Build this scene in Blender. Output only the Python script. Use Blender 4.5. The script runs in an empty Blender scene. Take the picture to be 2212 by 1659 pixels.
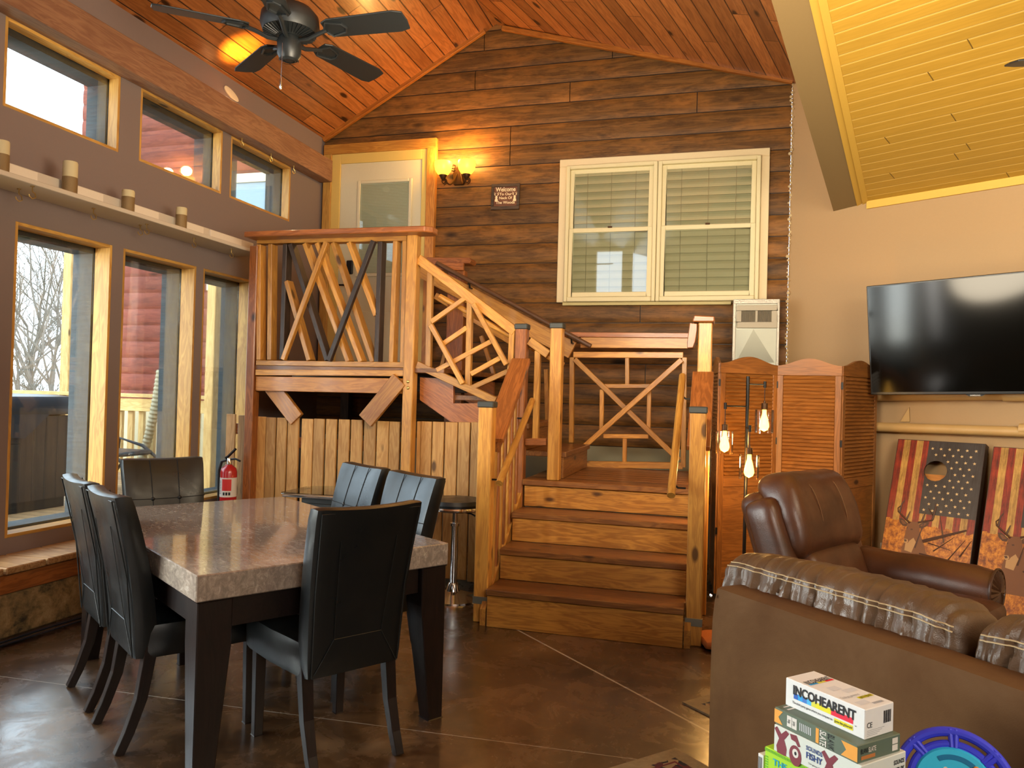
import bpy, bmesh, math, random
from mathutils import Vector as V, Matrix, noise as mnoise
random.seed(7)
PI = math.pi
S = bpy.context.scene
COL = S.collection
# ------------------------------------------------------------------ camera
CAM = V((0, 0, 1.42)); FPX = 1655.6
yaw, pit, rol = .274803, .0135, .02648
fw = V((-math.sin(yaw)*math.cos(pit), math.cos(yaw)*math.cos(pit), math.sin(pit)))
r0 = V((math.cos(yaw), math.sin(yaw), 0)); u0 = r0.cross(fw)
rt = r0*math.cos(rol)+u0*math.sin(rol); up = -r0*math.sin(rol)+u0*math.cos(rol)
cd = bpy.data.cameras.new('camera'); cam = bpy.data.objects.new('camera', cd); COL.objects.link(cam)
cam.matrix_world = Matrix(((rt.x, up.x, -fw.x, CAM.x), (rt.y, up.y, -fw.y, CAM.y), (rt.z, up.z, -fw.z, CAM.z), (0, 0, 0, 1)))
cd.sensor_width = 36; cd.lens = 36*FPX/2212; cd.clip_start = .05; cd.clip_end = 300
S.camera = cam
def ray(px, py): return rt*((px-1106)/FPX)-up*((py-829.5)/FPX)+fw
def at(px, py, X=None, Y=None, Z=None, pl=None, dep=None):
    "survey a point of the room from the photograph: pixel + the plane it lies on"
    d = ray(px, py)
    if X is not None: t = (X-CAM.x)/d.x
    elif Y is not None: t = (Y-CAM.y)/d.y
    elif Z is not None: t = (Z-CAM.z)/d.z
    elif pl is not None: t = (pl[0]-CAM).dot(pl[1])/d.dot(pl[1])
    else: t = dep
    return CAM+d*t
# ------------------------------------------------------------------ materials
MATS = {}
class NT:
    def __init__(s, name):
        m = bpy.data.materials.new(name); m.use_nodes = True; s.m = m; s.t = m.node_tree; s.t.nodes.clear()
        s.out = s.n('OutputMaterial'); s.b = s.n('BsdfPrincipled'); s.l(s.b.outputs[0], s.out.inputs[0]); MATS[name] = m
    def n(s, ty, **k):
        nd = s.t.nodes.new('ShaderNode'+ty)
        for a, v in k.items(): setattr(nd, a, v)
        return nd
    def l(s, a, b): s.t.links.new(a, b)
    def set(s, **k):
        for a, v in k.items(): s.b.inputs[a.replace('_', ' ')].default_value = v
    def val(s, sock, v):
        if hasattr(v, 'is_linked') or hasattr(v, 'links'): s.l(v, sock)
        else: sock.default_value = v
    def math(s, op, a, b=0.0, c=None):
        nd = s.n('Math', operation=op); s.val(nd.inputs[0], a); s.val(nd.inputs[1], b)
        if c is not None: s.val(nd.inputs[2], c)
        return nd.outputs[0]
    def vm(s, op, a, b):
        nd = s.n('VectorMath', operation=op); s.val(nd.inputs[0], a); s.val(nd.inputs[1], b); return nd.outputs[0]
    def mix(s, f, a, b, bt='MIX'):
        nd = s.n('Mix', data_type='RGBA', blend_type=bt); s.val(nd.inputs[0], f); s.val(nd.inputs[6], a); s.val(nd.inputs[7], b); return nd.outputs[2]
    def noise(s, vec, scale, det=4, rough=.6, dist=0):
        nd = s.n('TexNoise'); s.l(vec, nd.inputs['Vector']); nd.inputs['Scale'].default_value = scale; nd.inputs['Detail'].default_value = det
        nd.inputs['Roughness'].default_value = rough; nd.inputs['Distortion'].default_value = dist; return nd.outputs[0]
    def vor(s, vec, scale, feature='F1', rnd=1):
        nd = s.n('TexVoronoi', feature=feature); s.l(vec, nd.inputs['Vector']); nd.inputs['Scale'].default_value = scale; nd.inputs['Randomness'].default_value = rnd; return nd
    def ramp(s, f, stops):
        nd = s.n('ValToRGB'); e = nd.color_ramp.elements
        while len(e) > 1: e.remove(e[-1])
        e[0].position = stops[0][0]; e[0].color = c4(stops[0][1])
        for p, c in stops[1:]: x = e.new(p); x.color = c4(c)
        s.l(f, nd.inputs[0]); return nd.outputs[0]
    def map(s, lo, hi, f, a=0., b=1.):
        nd = s.n('MapRange'); s.l(f, nd.inputs[0]); nd.inputs[1].default_value = lo; nd.inputs[2].default_value = hi; nd.inputs[3].default_value = a; nd.inputs[4].default_value = b; return nd.outputs[0]
    def bump(s, h, st=.3, d=.01):
        nd = s.n('Bump'); s.l(h, nd.inputs['Height']); nd.inputs['Strength'].default_value = st; nd.inputs['Distance'].default_value = d; s.l(nd.outputs[0], s.b.inputs['Normal'])
    def obj(s): return s.n('TexCoord').outputs['Object']
    def sep(s, v): nd = s.n('SeparateXYZ'); s.l(v, nd.inputs[0]); return nd.outputs
    def comb(s, x, y, z):
        nd = s.n('CombineXYZ')
        for i, q in enumerate((x, y, z)): s.val(nd.inputs[i], q)
        return nd.outputs[0]
    def col(s, c): s.l(c, s.b.inputs['Base Color'])
def c4(c):
    if isinstance(c, (int, float)): c = (c, c, c)
    return (c[0], c[1], c[2], 1)
def lin(h):
    h = h.lstrip('#'); v = [int(h[i:i+2], 16)/255 for i in (0, 2, 4)]
    return tuple(x/12.92 if x <= .04045 else ((x+.055)/1.055)**2.4 for x in v)
def plain(name, c, rough=.5, metal=0, coat=0, emit=None, es=0, spec=.5, bumpy=0, bs=60):
    t = NT(name); t.set(Base_Color=c4(c), Roughness=rough, Metallic=metal, Coat_Weight=coat)
    t.b.inputs['Specular IOR Level'].default_value = spec
    if emit: t.set(Emission_Color=c4(emit), Emission_Strength=es)
    o = t.obj(); h = t.noise(o, bs, 3)
    t.col(t.mix(t.map(.3, .7, h, 0, .10), c4(c), c4([x*.75 for x in c])))
    if bumpy: t.bump(h, bumpy, .004)
    return t.m
def wood(name, light, dark, rough=.4, knots=.5, kc=None, grain=1., coat=0., var=.22, sc=1.):
    t = NT(name); o = t.obj(); info = t.n('ObjectInfo').outputs['Random']
    off = t.comb(t.math('MULTIPLY', info, 31.), t.math('MULTIPLY', info, 17.), t.math('MULTIPLY', info, 11.))
    p = t.vm('ADD', o, off)
    q = t.vm('MULTIPLY', p, (1.1*sc, 9*sc, 9*sc))
    n1 = t.noise(q, 1.6, 4, .55, .6)
    rings = t.math('SINE', t.math('MULTIPLY', n1, 46.))
    fine = t.noise(t.vm('MULTIPLY', p, (3*sc, 90*sc, 90*sc)), 1.6, 3, .7)
    f = t.math('ADD', t.math('MULTIPLY', t.map(-1, 1, rings), .42*grain), t.math('MULTIPLY', fine, .5*grain))
    c = t.mix(t.map(.15, .85, f), c4(light), c4(dark))
    big = t.noise(t.vm('MULTIPLY', p, (1.2, 3, 3)), 1.4, 2)
    c = t.mix(t.map(.35, .75, big, 0, .5), c, c4([x*.72 for x in dark]))
    if knots:
        kv = t.vor(t.vm('MULTIPLY', p, (2.6*sc, 6*sc, 6*sc)), 1.0)
        sel = t.math('GREATER_THAN', t.sep(kv.outputs['Color'])[0], 1-knots)
        kd = t.math('MULTIPLY', t.map(.15, .085, kv.outputs['Distance']), sel)
        c = t.mix(kd, c, c4(kc or [x*.28 for x in dark]))
    b = t.math('ADD', t.math('MULTIPLY', info, var*2), 1-var)
    c = t.mix(1., c, t.comb(b, b, b), 'MULTIPLY')
    t.col(c); t.set(Roughness=rough, Coat_Weight=coat, Coat_Roughness=.15); t.bump(f, .12, .003)
    return t.m
def planks(name, light, dark, width, length=2.6, rough=.35, knots=.5, groove=(0, 0, 0), gw=.05, var=.35, coat=.2, hl=None):
    "boards run along local X, side by side along local Y"
    t = NT(name); o = t.obj(); x, y, z = t.sep(o)
    yy = t.math('DIVIDE', y, width); row = t.math('FLOOR', yy); fr = t.math('SUBTRACT', yy, row)
    wn = t.n('TexWhiteNoise', noise_dimensions='1D'); t.l(row, wn.inputs['W']); r1 = wn.outputs['Value']
    xs = t.math('ADD', t.math('DIVIDE', x, length), t.math('MULTIPLY', r1, 7.)); seg = t.math('FLOOR', xs); fx = t.math('SUBTRACT', xs, seg)
    wn2 = t.n('TexWhiteNoise', noise_dimensions='2D'); t.l(t.comb(row, seg, 0), wn2.inputs['Vector']); r2 = wn2.outputs['Value']
    p = t.comb(t.math('ADD', x, t.math('MULTIPLY', r2, 19.)), y, t.math('MULTIPLY', r2, 23.))
    n1 = t.noise(t.vm('MULTIPLY', p, (1., 10, 1)), 1.5, 4, .55, .5)
    rings = t.map(-1, 1, t.math('SINE', t.math('MULTIPLY', n1, 40.)))
    fine = t.noise(t.vm('MULTIPLY', p, (3, 80, 3)), 1.5, 3, .7)
    f = t.math('ADD', t.math('MULTIPLY', rings, .35), t.math('MULTIPLY', fine, .5))
    c = t.mix(t.map(.15, .85, f), c4(light), c4(dark))
    if knots:
        kv = t.vor(t.vm('MULTIPLY', p, (2.2, 6.5, 1)), 1.0)
        sel = t.math('GREATER_THAN', t.sep(kv.outputs['Color'])[0], 1-knots)
        c = t.mix(t.math('MULTIPLY', t.map(.18, .10, kv.outputs['Distance']), sel), c, c4([q*.18 for q in dark]))
    b = t.math('ADD', t.math('MULTIPLY', r2, var*2), 1-var)
    c = t.mix(1., c, t.comb(b, b, b), 'MULTIPLY')
    ed = t.math('MINIMUM', fr, t.math('SUBTRACT', 1., fr)); g = t.map(gw, gw*.3, ed)
    ex = t.map(.004/length, .001/length, t.math('MINIMUM', fx, t.math('SUBTRACT', 1., fx)))
    gg = t.math('MAXIMUM', g, ex)
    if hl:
        c = t.mix(t.map(.16, .10, fr), c, c4(hl)); gg = t.math('MAXIMUM', t.map(.035, .01, fr), ex)  # painted highlight: lighter band beside each groove, put into the colour
    c = t.mix(gg, c, c4(groove))
    t.col(c); t.set(Roughness=rough, Coat_Weight=coat, Coat_Roughness=.2); t.bump(t.math('MULTIPLY', gg, -1.), .6, .01)
    return t.m
def leather(name, c, c2, rough=.33, wr=.25, sc=7., spec=.5, patch=0):
    t = NT(name); o = t.obj()
    n = t.noise(o, sc, 5, .6, .4); v = t.vor(o, 260); cr = t.noise(o, 38, 4, .6)
    t.col(t.mix(t.map(.35, .7, n), c4(c), c4(c2)))
    t.l(t.map(.3, .75, n, rough*.8, min(1, rough*1.5)), t.b.inputs['Roughness'])
    t.b.inputs['Specular IOR Level'].default_value = spec
    h = t.math('ADD', t.math('MULTIPLY', v.outputs['Distance'], .25), t.math('ADD', t.math('MULTIPLY', cr, .35), n)); t.bump(h, wr, .006)
    return t.m
def thin_glass(name, tint=(1, 1, 1), refl=.12, fmax=.6):
    t = NT(name); tr = t.n('BsdfTransparent'); tr.inputs[0].default_value = c4(tint); gl = t.n('BsdfGlossy'); gl.inputs['Roughness'].default_value = .02
    lw = t.n('LayerWeight'); lw.inputs[0].default_value = .25; mx = t.n('MixShader')
    f = t.map(0, 1, lw.outputs['Fresnel'], refl*.5, fmax); t.l(f, mx.inputs[0]); t.l(tr.outputs[0], mx.inputs[1]); t.l(gl.outputs[0], mx.inputs[2]); t.l(mx.outputs[0], t.out.inputs[0])
    return t.m
pine = wood('honey_pine', lin('cc9340'), lin('a0682b'), .38, .42, coat=.15)
pine_red = wood('red_stained_pine', lin('a9642f'), lin('74401c'), .38, .35, coat=.2)
pine_dk = wood('dark_stained_wood', lin('45342a'), lin('241a16'), .5, .2)
pine_fence = wood('raw_cedar', lin('cf9f5c'), lin('ab763a'), .6, .4)
pine_grey = wood('weathered_pine', lin('b79468'), lin('8a6842'), .7, .5)
pine_liner = wood('pale_pine', lin('d9a955'), lin('b07c38'), .5, .45)
pine_yel = wood('yellow_pine', lin('c98a3c'), lin('9a5c22'), .42, .5, coat=.2)
tread_w = wood('worn_tread_pine', lin('94602c'), lin('633818'), .42, .3, coat=.2)
riser_w = wood('riser_pine', lin('bf8436'), lin('85501c'), .42, .42, coat=.2)
beam_w = wood('beam_pine', lin('a67c5c'), lin('805640'), .5, .35)
screen_w = wood('screen_walnut', lin('96602a'), lin('673d16'), .45, .12, grain=.9, var=.12)
dark_post = wood('grey_exterior_wood', lin('2e393f'), lin('1c2327'), .8, .2)
out_pine = wood('deck_pine', lin('d8b878'), lin('b08a50'), .7, .3)
espresso = wood('espresso_wood', lin('1d100c'), lin('0d0605'), .36, 0, coat=.2, var=.1)
ceil_w = planks('ceiling_boards', lin('ad6c38'), lin('7f4720'), .135, 2.6, .34, .5, lin('2c1609'), .045, .3, .3)
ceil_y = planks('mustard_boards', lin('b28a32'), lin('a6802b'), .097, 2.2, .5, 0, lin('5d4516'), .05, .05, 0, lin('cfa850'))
taupe = plain('taupe_paint', lin('80706a'), .75)
beam_paint = plain('olive_taupe_paint', lin('7d6640'), .7)
tan = plain('tan_paint', lin('a98a62'), .7)
mustard = plain('mustard_paint', lin('bd973e'), .6)
white_p = plain('aged_white_paint', lin('d8cfb4'), .5)
cream_p = plain('cream_door_paint', lin('cfc6a6'), .45)
cream_y = plain('cream_casing_paint', lin('d6b765'), .5)
shelf_p = plain('shelf_white', lin('c9beac'), .55)
blkm = plain('black_metal', lin('141312'), .4, .3)
capm = plain('grey_post_cap', lin('33342f'), .5)
fanm = plain('matte_black_fan', lin('16191a'), .42)
chrome = plain('chrome', (.75, .75, .75), .12, 1)
brass = plain('brass_hook', lin('b89a5c'), .3, .9)
bronze = plain('bronze', lin('4a3018'), .4, .6)
galv = plain('galvanised_sheet', lin('8c8b7e'), .42, .8, bumpy=.1, bs=20)
foil = plain('foil_tape', lin('8f897d'), .36, .8, bumpy=.9, bs=55)
grille = plain('register_white', lin('aa9f88'), .5)
blk = leather('black_leather', lin('0e1214'), lin('080b0c'), .32, .05, 6, .5)
brown = leather('brown_leather', lin('56331e'), lin('3d2212'), .34, .22, 5)
faded = leather('faded_brown_leather', lin('5f452e'), lin('4b3521'), .36, .3, 4)
backing = leather('brown_suede_back', lin('624528'), lin('503621'), .72, .12, 3, .12)
stitch = plain('cream_thread', lin('b59c74'), .7)
seam = plain('black_seam', lin('050505'), .6)
glass = thin_glass('window_glass', (.93, .97, .97), .10, .5)
lampglass = thin_glass('lamp_glass', (1, .95, .86), .14, .9)
deskglass = thin_glass('desk_glass', (.85, .9, .86), .25, .8)
amber = plain('amber_shade', (1, .62, .08), .4, 0, 0, (1, .50, .03), 2.6)
bulb_m = plain('lit_bulb', (1, .7, .25), .3, 0, 0, (1, .50, .07), 8)
spot_m = plain('lit_downlight', (1, .9, .6), .3, 0, 0, (1, .85, .5), 4)
screenblk = plain('screen_black', lin('050504'), .10, 0, 0, None, 0, .25)
tvblk = plain('tv_bezel', lin('0c0c0b'), .35)
wax = plain('candle_wax', lin('cbbd93'), .6)
glit = plain('gold_glitter', lin('8d7550'), .45, .5, bumpy=.6, bs=400)
rubber = plain('black_rubber', lin('0d0d0d'), .55)
exred = plain('extinguisher_red', lin('b3141b'), .28, 0, .5)
lab_w = plain('label_white', lin('dcd6cc'), .6)
lab_r = plain('label_red', lin('cf2a26'), .5)
ink = plain('black_ink', lin('101014'), .6)
concrete = plain('concrete', lin('7d7660'), .85, bumpy=.3, bs=9)
tub = plain('tub_cover', lin('1c2430'), .35)
tubside = planks('tub_side', lin('302822'), lin('241d18'), .12, 3, .6, 0, lin('120d0a'), .06, .2, 0)
redlog_c = (lin('85402c'), lin('6a2e1f'))
twig = plain('bare_branch', lin('6a6056'), .9)
ground_m = plain('winter_ground', lin('a39c80'), .95)
ywire = plain('cord_black', lin('0a0a0c'), .5)
bluecord = plain('cord_blue_black', lin('141d2b'), .5)
orange_c = plain('orange_cloth', lin('b5652b'), .8)
redstrap = plain('red_webbing', lin('8d4434'), .8)
def mk_log(name, la, lb, pitch, z0, blotch):
    t = NT(name); o = t.obj(); x, y, z = t.sep(o)
    row = t.math('FLOOR', t.math('DIVIDE', t.math('SUBTRACT', z, z0), pitch))
    wn = t.n('TexWhiteNoise', noise_dimensions='1D'); t.l(row, wn.inputs['W']); r = wn.outputs['Value']
    p = t.comb(t.math('ADD', x, t.math('MULTIPLY', r, 23.)), y, z)
    n1 = t.noise(t.vm('MULTIPLY', p, (.8, 3, 8)), 1.4, 5, .6, .7)
    f = t.map(-1, 1, t.math('SINE', t.math('MULTIPLY', n1, 34.))); fine = t.noise(t.vm('MULTIPLY', p, (3, 20, 60)), 1.4, 3, .7)
    ff = t.math('ADD', t.math('MULTIPLY', f, .3), t.math('MULTIPLY', fine, .6))
    c = t.mix(t.map(.2, .8, ff), c4(la), c4(lb))
    bl = t.noise(t.vm('MULTIPLY', p, (1, 1, 2.2)), 1.7, 4, .65); c = t.mix(t.map(.48, .72, bl, 0, .75), c, c4(blotch)); b2 = t.noise(t.vm('MULTIPLY', p, (1.3, 1, 5)), 2.3, 5, .7); c = t.mix(t.map(.50, .68, b2, 0, .65), c, c4([q*.45 for q in lb]))
    kv = t.vor(t.vm('MULTIPLY', p, (1.6, .01, 4.2)), 1.0); sel = t.math('GREATER_THAN', t.sep(kv.outputs['Color'])[0], .55)
    c = t.mix(t.math('MULTIPLY', t.map(.17, .08, kv.outputs['Distance']), sel), c, c4([q*.3 for q in lb]))
    b = t.math('ADD', t.math('MULTIPLY', r, .3), .85); c = t.mix(1., c, t.comb(b, b, b), 'MULTIPLY')
    t.col(c); t.set(Roughness=.55); t.b.inputs['Specular IOR Level'].default_value = .3; t.bump(ff, .2, .004); return t.m
logm = mk_log('dark_log_siding', lin('7a5429'), lin('452d15'), .191, 2.30, lin('9a652c'))
redlog = mk_log('red_log_siding', redlog_c[0], redlog_c[1], .23, 0., lin('8a4c3a'))
def mk_floor():
    t = NT('stained_concrete'); o = t.obj()
    n = t.noise(o, .9, 6, .65, .5); n2 = t.noise(o, 4.5, 6, .7, .8); n3 = t.noise(o, 26, 4, .7)
    f = t.math('ADD', t.math('MULTIPLY', n, .6), t.math('ADD', t.math('MULTIPLY', n2, .32), t.math('MULTIPLY', n3, .12)))
    c = t.ramp(f, [(.38, lin('160e09')), (.46, lin('2e1f13')), (.54, lin('4a331e')), (.64, lin('6e5236'))])
    sp = t.vor(o, 17); s2 = t.math('GREATER_THAN', t.sep(sp.outputs['Color'])[1], .90); k = t.math('MULTIPLY', t.map(.055, .03, sp.outputs['Distance']), s2)
    c = t.mix(k, c, c4(lin('b8a890')))
    x, y, z = t.sep(o)      # saw-cut control joints in the slab
    a = V((-1.182, 4.481)); b = V((-.069, 3.432)); d = (b-a).normalized(); nn = V((-d.y, d.x))
    for (P, N, w) in ((a, nn, .007), (V((-2.9, 2.93)), V((-.05, 1)).normalized(), .0022)):
        ds = t.math('ABSOLUTE', t.math('SUBTRACT', t.math('ADD', t.math('MULTIPLY', x, N.x), t.math('MULTIPLY', y, N.y)), P.dot(N)))
        c = t.mix(t.map(w, w*.6, ds, 0, .85), c, c4(lin('b8b0a4')))
    t.col(c); t.l(t.map(.4, .65, n2, .14, .40), t.b.inputs['Roughness']); t.set(Coat_Weight=.8, Coat_Roughness=.30); t.bump(n2, .10, .01); return t.m
floor_m = mk_floor()
def mk_marble():
    t = NT('polished_brown_marble'); o = t.obj(); q = t.vm('MULTIPLY', o, (1.0, 3.2, 2))
    n = t.noise(q, 16, 9, .7, .8); n2 = t.noise(o, 2.2, 3)
    c = t.ramp(n, [(.32, lin('80746a')), (.45, lin('8e8176')), (.52, lin('9b8d80')), (.58, lin('a89a8c')), (.68, lin('c4b9ab'))])
    c = t.mix(t.map(.35, .7, n2, 0, .5), c, c4(lin('6c6258')))
    v = t.math('ABSOLUTE', t.math('SUBTRACT', t.noise(o, 2.4, 3, .5, 1.6), .5)); c = t.mix(t.map(.003, .0005, v, 0, .5), c, c4(lin('c8bca4')))
    t.col(c); t.set(Roughness=.09, Coat_Weight=.3, Coat_Roughness=.03); return t.m
marble = mk_marble()
def mk_crack():
    t = NT('stained_foundation'); o = t.obj(); n = t.noise(o, 9, 7, .72, .3); n2 = t.noise(o, 2, 3)
    c = t.ramp(n, [(.36, lin('2d2a1c')), (.44, lin('6d5a38')), (.55, lin('96794c')), (.7, lin('b59a6c'))]); c = t.mix(t.map(.4, .7, n2, 0, .5), c, c4(lin('7d6d4c')))
    t.col(c); t.set(Roughness=.9); t.bump(n, .5, .02); return t.m
kerb_m = mk_crack()
# ------------------------------------------------------------------ geometry helpers
WM = {}
I4 = Matrix.Identity(4)
def frame(o, x, y=None, z=None):
    "4x4 with origin o, local X along x and local Z near z"
    x = V(x).normalized(); z = V(z) if z is not None else V((0, 0, 1))
    if abs(x.dot(z.normalized())) > .999: z = V((0, 1, 0))
    y = z.cross(x).normalized(); z = x.cross(y)
    return Matrix(((x.x, y.x, z.x, o[0]), (x.y, y.y, z.y, o[1]), (x.z, y.z, z.z, o[2]), (0, 0, 0, 1)))
def tr(x, y, z): return Matrix.Translation((x, y, z))
def rz(a): return Matrix.Rotation(a, 4, 'Z')
class MB:
    def __init__(s): s.v = []; s.f = []; s.mi = []; s.m = 0; s.sm = []
    def add(s, vs, fs, M=None, smooth=False):
        k = len(s.v)
        s.v += [(M @ V(p)) if M else V(p) for p in vs]
        for f in fs: s.f.append([i+k for i in f]); s.mi.append(s.m); s.sm.append(smooth)
        return s
    def box(s, lo, hi, M=None):
        a, b, c = lo; d, e, f = hi
        return s.add([(a, b, c), (d, b, c), (d, e, c), (a, e, c), (a, b, f), (d, b, f), (d, e, f), (a, e, f)],
                     [(0, 3, 2, 1), (4, 5, 6, 7), (0, 1, 5, 4), (1, 2, 6, 5), (2, 3, 7, 6), (3, 0, 4, 7)], M)
    def prism(s, poly, vec, M=None):
        n = len(poly); vec = V(vec); p = [V(q) for q in poly]
        return s.add(p+[q+vec for q in p], [tuple(range(n))[::-1], tuple(range(n, 2*n))]+[(i, (i+1) % n, (i+1) % n+n, i+n) for i in range(n)], M)
    def poly(s, pts, M=None): return s.add(pts, [tuple(range(len(pts)))], M)
    def tube(s, path, r, n=8, M=None, cap=True, sq=False):
        P = [V(p) for p in path]; R = r if isinstance(r, (list, tuple)) else [r]*len(P)
        vs = []; ref = None
        for i, p in enumerate(P):
            d = (P[min(i+1, len(P)-1)]-P[max(i-1, 0)]).normalized()
            if ref is None: ref = V((0, 0, 1)) if abs(d.z) < .9 else V((0, 1, 0))
            a = d.cross(ref).normalized(); b = a.cross(d).normalized(); ref = b
            for k in range(n):
                t = 2*PI*(k+.5)/n; vs.append(p+(a*math.cos(t)+b*math.sin(t))*R[i])
        fs = [(i*n+k, i*n+(k+1) % n, (i+1)*n+(k+1) % n, (i+1)*n+k) for i in range(len(P)-1) for k in range(n)]
        s.add(vs, fs, M, not sq)
        if cap: s.add([V(q) for q in vs[:n]], [tuple(range(n))[::-1]], M); s.add([V(q) for q in vs[-n:]], [tuple(range(n))], M)
        return s
    def lathe(s, prof, M=None, n=24, caps=True):
        vs = [(r*math.cos(2*PI*k/n), r*math.sin(2*PI*k/n), z) for r, z in prof for k in range(n)]
        fs = [(i*n+k, i*n+(k+1) % n, (i+1)*n+(k+1) % n, (i+1)*n+k) for i in range(len(prof)-1) for k in range(n)]
        s.add(vs, fs, M, True)
        if caps:
            if prof[0][0] > 1e-5: s.add(vs[:n], [tuple(range(n))[::-1]], M)
            if prof[-1][0] > 1e-5: s.add(vs[-n:], [tuple(range(n))], M)
        return s
    def sph(s, c, r, M=None, n=12, sc=(1, 1, 1)):
        pr = [(max(1e-4, math.sin(PI*i/n))*r, -math.cos(PI*i/n)*r) for i in range(n+1)]
        return s.lathe(pr, (M or I4) @ tr(*c) @ Matrix.Diagonal((*sc, 1)), 2*n, False)
    def rbox(s, h, r, n=8, M=None, fn=None):
        "rounded box, half sizes h, radius r, n cells a side; fn(p) -> displaced p"
        vs = []; fs = []; idx = {}
        def vid(i, j, k):
            if (i, j, k) not in idx:
                p = []
                for q, a in zip((i, j, k), h):
                    p.append(q)
                x = [2*q/m-1 for q, m in zip(p, N)]; w = [a*b for a, b in zip(x, h)]
                c = V([max(-(hh-r), min(hh-r, a)) for a, hh in zip(w, h)]); d = V(w)-c
                q = c+d.normalized()*r if d.length > 1e-9 else V(w)
                idx[(i, j, k)] = len(vs); vs.append(V(fn(q)) if fn else q)
            return idx[(i, j, k)]
        N = n if isinstance(n, (tuple, list)) else (n, n, n); a, b, c = N
        for i in range(a):
            for j in range(b): fs += [(vid(i, j, 0), vid(i, j+1, 0), vid(i+1, j+1, 0), vid(i+1, j, 0)), (vid(i, j, c), vid(i+1, j, c), vid(i+1, j+1, c), vid(i, j+1, c))]
        for i in range(a):
            for k in range(c): fs += [(vid(i, 0, k), vid(i+1, 0, k), vid(i+1, 0, k+1), vid(i, 0, k+1)), (vid(i, b, k), vid(i, b, k+1), vid(i+1, b, k+1), vid(i+1, b, k))]
        for j in range(b):
            for k in range(c): fs += [(vid(0, j, k), vid(0, j, k+1), vid(0, j+1, k+1), vid(0, j+1, k)), (vid(a, j, k), vid(a, j+1, k), vid(a, j+1, k+1), vid(a, j, k+1))]
        return s.add(vs, fs, M, True)
    def build(s, name, mats, parent=None, M=None, bevel=0, ang=35):
        if not isinstance(mats, (list, tuple)): mats = [mats]
        if M is None:
            if parent is not None and parent.name in WM: M = WM[parent.name].copy()
            else:
                xs = [p.x for p in s.v]; ys = [p.y for p in s.v]; zs = [p.z for p in s.v]
                M = tr((min(xs)+max(xs))/2, (min(ys)+max(ys))/2, min(zs))
        inv = M.inverted()
        me = bpy.data.meshes.new(name); me.from_pydata([inv @ p for p in s.v], [], s.f)
        for m in mats: me.materials.append(m)
        for p, i, sm in zip(me.polygons, s.mi, s.sm): p.material_index = i; p.use_smooth = sm
        if bevel:
            b = bmesh.new(); b.from_mesh(me); bmesh.ops.remove_doubles(b, verts=b.verts, dist=1e-6)
            try: bmesh.ops.bevel(b, geom=[e for e in b.edges if e.is_manifold and e.calc_face_angle(0) > .5], offset=bevel, segments=1, affect='EDGES', clamp_overlap=True)
            except Exception: pass
            b.to_mesh(me); b.free()
        b = bmesh.new(); b.from_mesh(me); bmesh.ops.recalc_face_normals(b, faces=b.faces); b.to_mesh(me); b.free()
        if any(s.sm): me.set_sharp_from_angle(angle=math.radians(ang))
        return link(name, me, parent, M)
def link(name, me, parent=None, M=I4):
    o = bpy.data.objects.new(name, me); COL.objects.link(o)
    if parent is not None:
        o.parent = parent; o.matrix_parent_inverse = WM[parent.name].inverted()
    o.matrix_basis = M; WM[o.name] = M.copy(); return o
def tag(o, label=None, cat=None, group=None, kind=None):
    for k, v in (('label', label), ('category', cat), ('group', group), ('kind', kind)):
        if v: o[k] = v
    return o
def thing(name, label, cat, loc, ang=0, group=None):
    o = link(name, None, None, tr(*loc) @ rz(ang)); o.empty_display_size = .1; return tag(o, label, cat, group)
def struct(o): o['kind'] = 'structure'; return o
def bar(name, p0, p1, w, d, mat, parent=None, z=None, bev=.003):
    "timber from p0 to p1: w across, d along the up-ish direction z"
    p0 = V(p0); p1 = V(p1); L = (p1-p0).length/2; M = frame((p0+p1)/2, p1-p0, z=z)
    return MB().box((-L, -w/2, -d/2), (L, w/2, d/2), M).build(name, mat, parent, M, bev)
def boxp(name, lo, hi, mat, parent=None, bev=.003, axis=None):
    "axis box; local X (the grain) along its longest side"
    lo = V(lo); hi = V(hi); c = (lo+hi)/2; s = hi-lo; ax = axis if axis is not None else max(range(3), key=lambda i: s[i])
    x = V((0, 0, 0)); x[ax] = 1; M = frame(c, x)
    return MB().box(lo, hi).build(name, mat, parent, M, bev)
def tubeo(name, path, r, mat, parent=None, n=10, M=None): return MB().tube(path, r, n).build(name, mat, parent, M)
def dup(root, loc=None, ang=0, label=None, group=None, M=None):
    def cp(o, par):
        c = o.copy(); COL.objects.link(c)
        if par is not None: c.parent = par; c.matrix_parent_inverse = o.matrix_parent_inverse.copy()
        for ch in [x for x in bpy.data.objects if x.parent == o]: cp(ch, c)
        return c
    r = cp(root, None); r.matrix_basis = M if M else tr(*loc) @ rz(ang); WM[r.name] = r.matrix_basis.copy()
    if label: r['label'] = label
    if group: r['group'] = group
    return r
def text(name, body, M, size, mat, parent=None, wid=None, bold=0., align='CENTER', depth=.0004, space=1., shear=0.):
    c = bpy.data.curves.new(name, 'FONT'); c.body = body; c.size = 1; c.align_x = align; c.align_y = 'CENTER'; c.offset = bold; c.space_character = space; c.shear = shear
    c.resolution_u = 3
    o = bpy.data.objects.new('tmp', c); COL.objects.link(o); bpy.context.view_layer.update()
    me = bpy.data.meshes.new_from_object(o); bpy.data.objects.remove(o); bpy.data.curves.remove(c)
    xs = [v.co.x for v in me.vertices]; ys = [v.co.y for v in me.vertices]
    sx = size
    if wid: sx = wid/max(1e-6, max(xs)-min(xs))
    for v in me.vertices: v.co = (v.co.x*sx, v.co.y*size, depth)
    me.materials.append(mat); me.name = name
    return link(name, me, parent, M)
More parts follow.
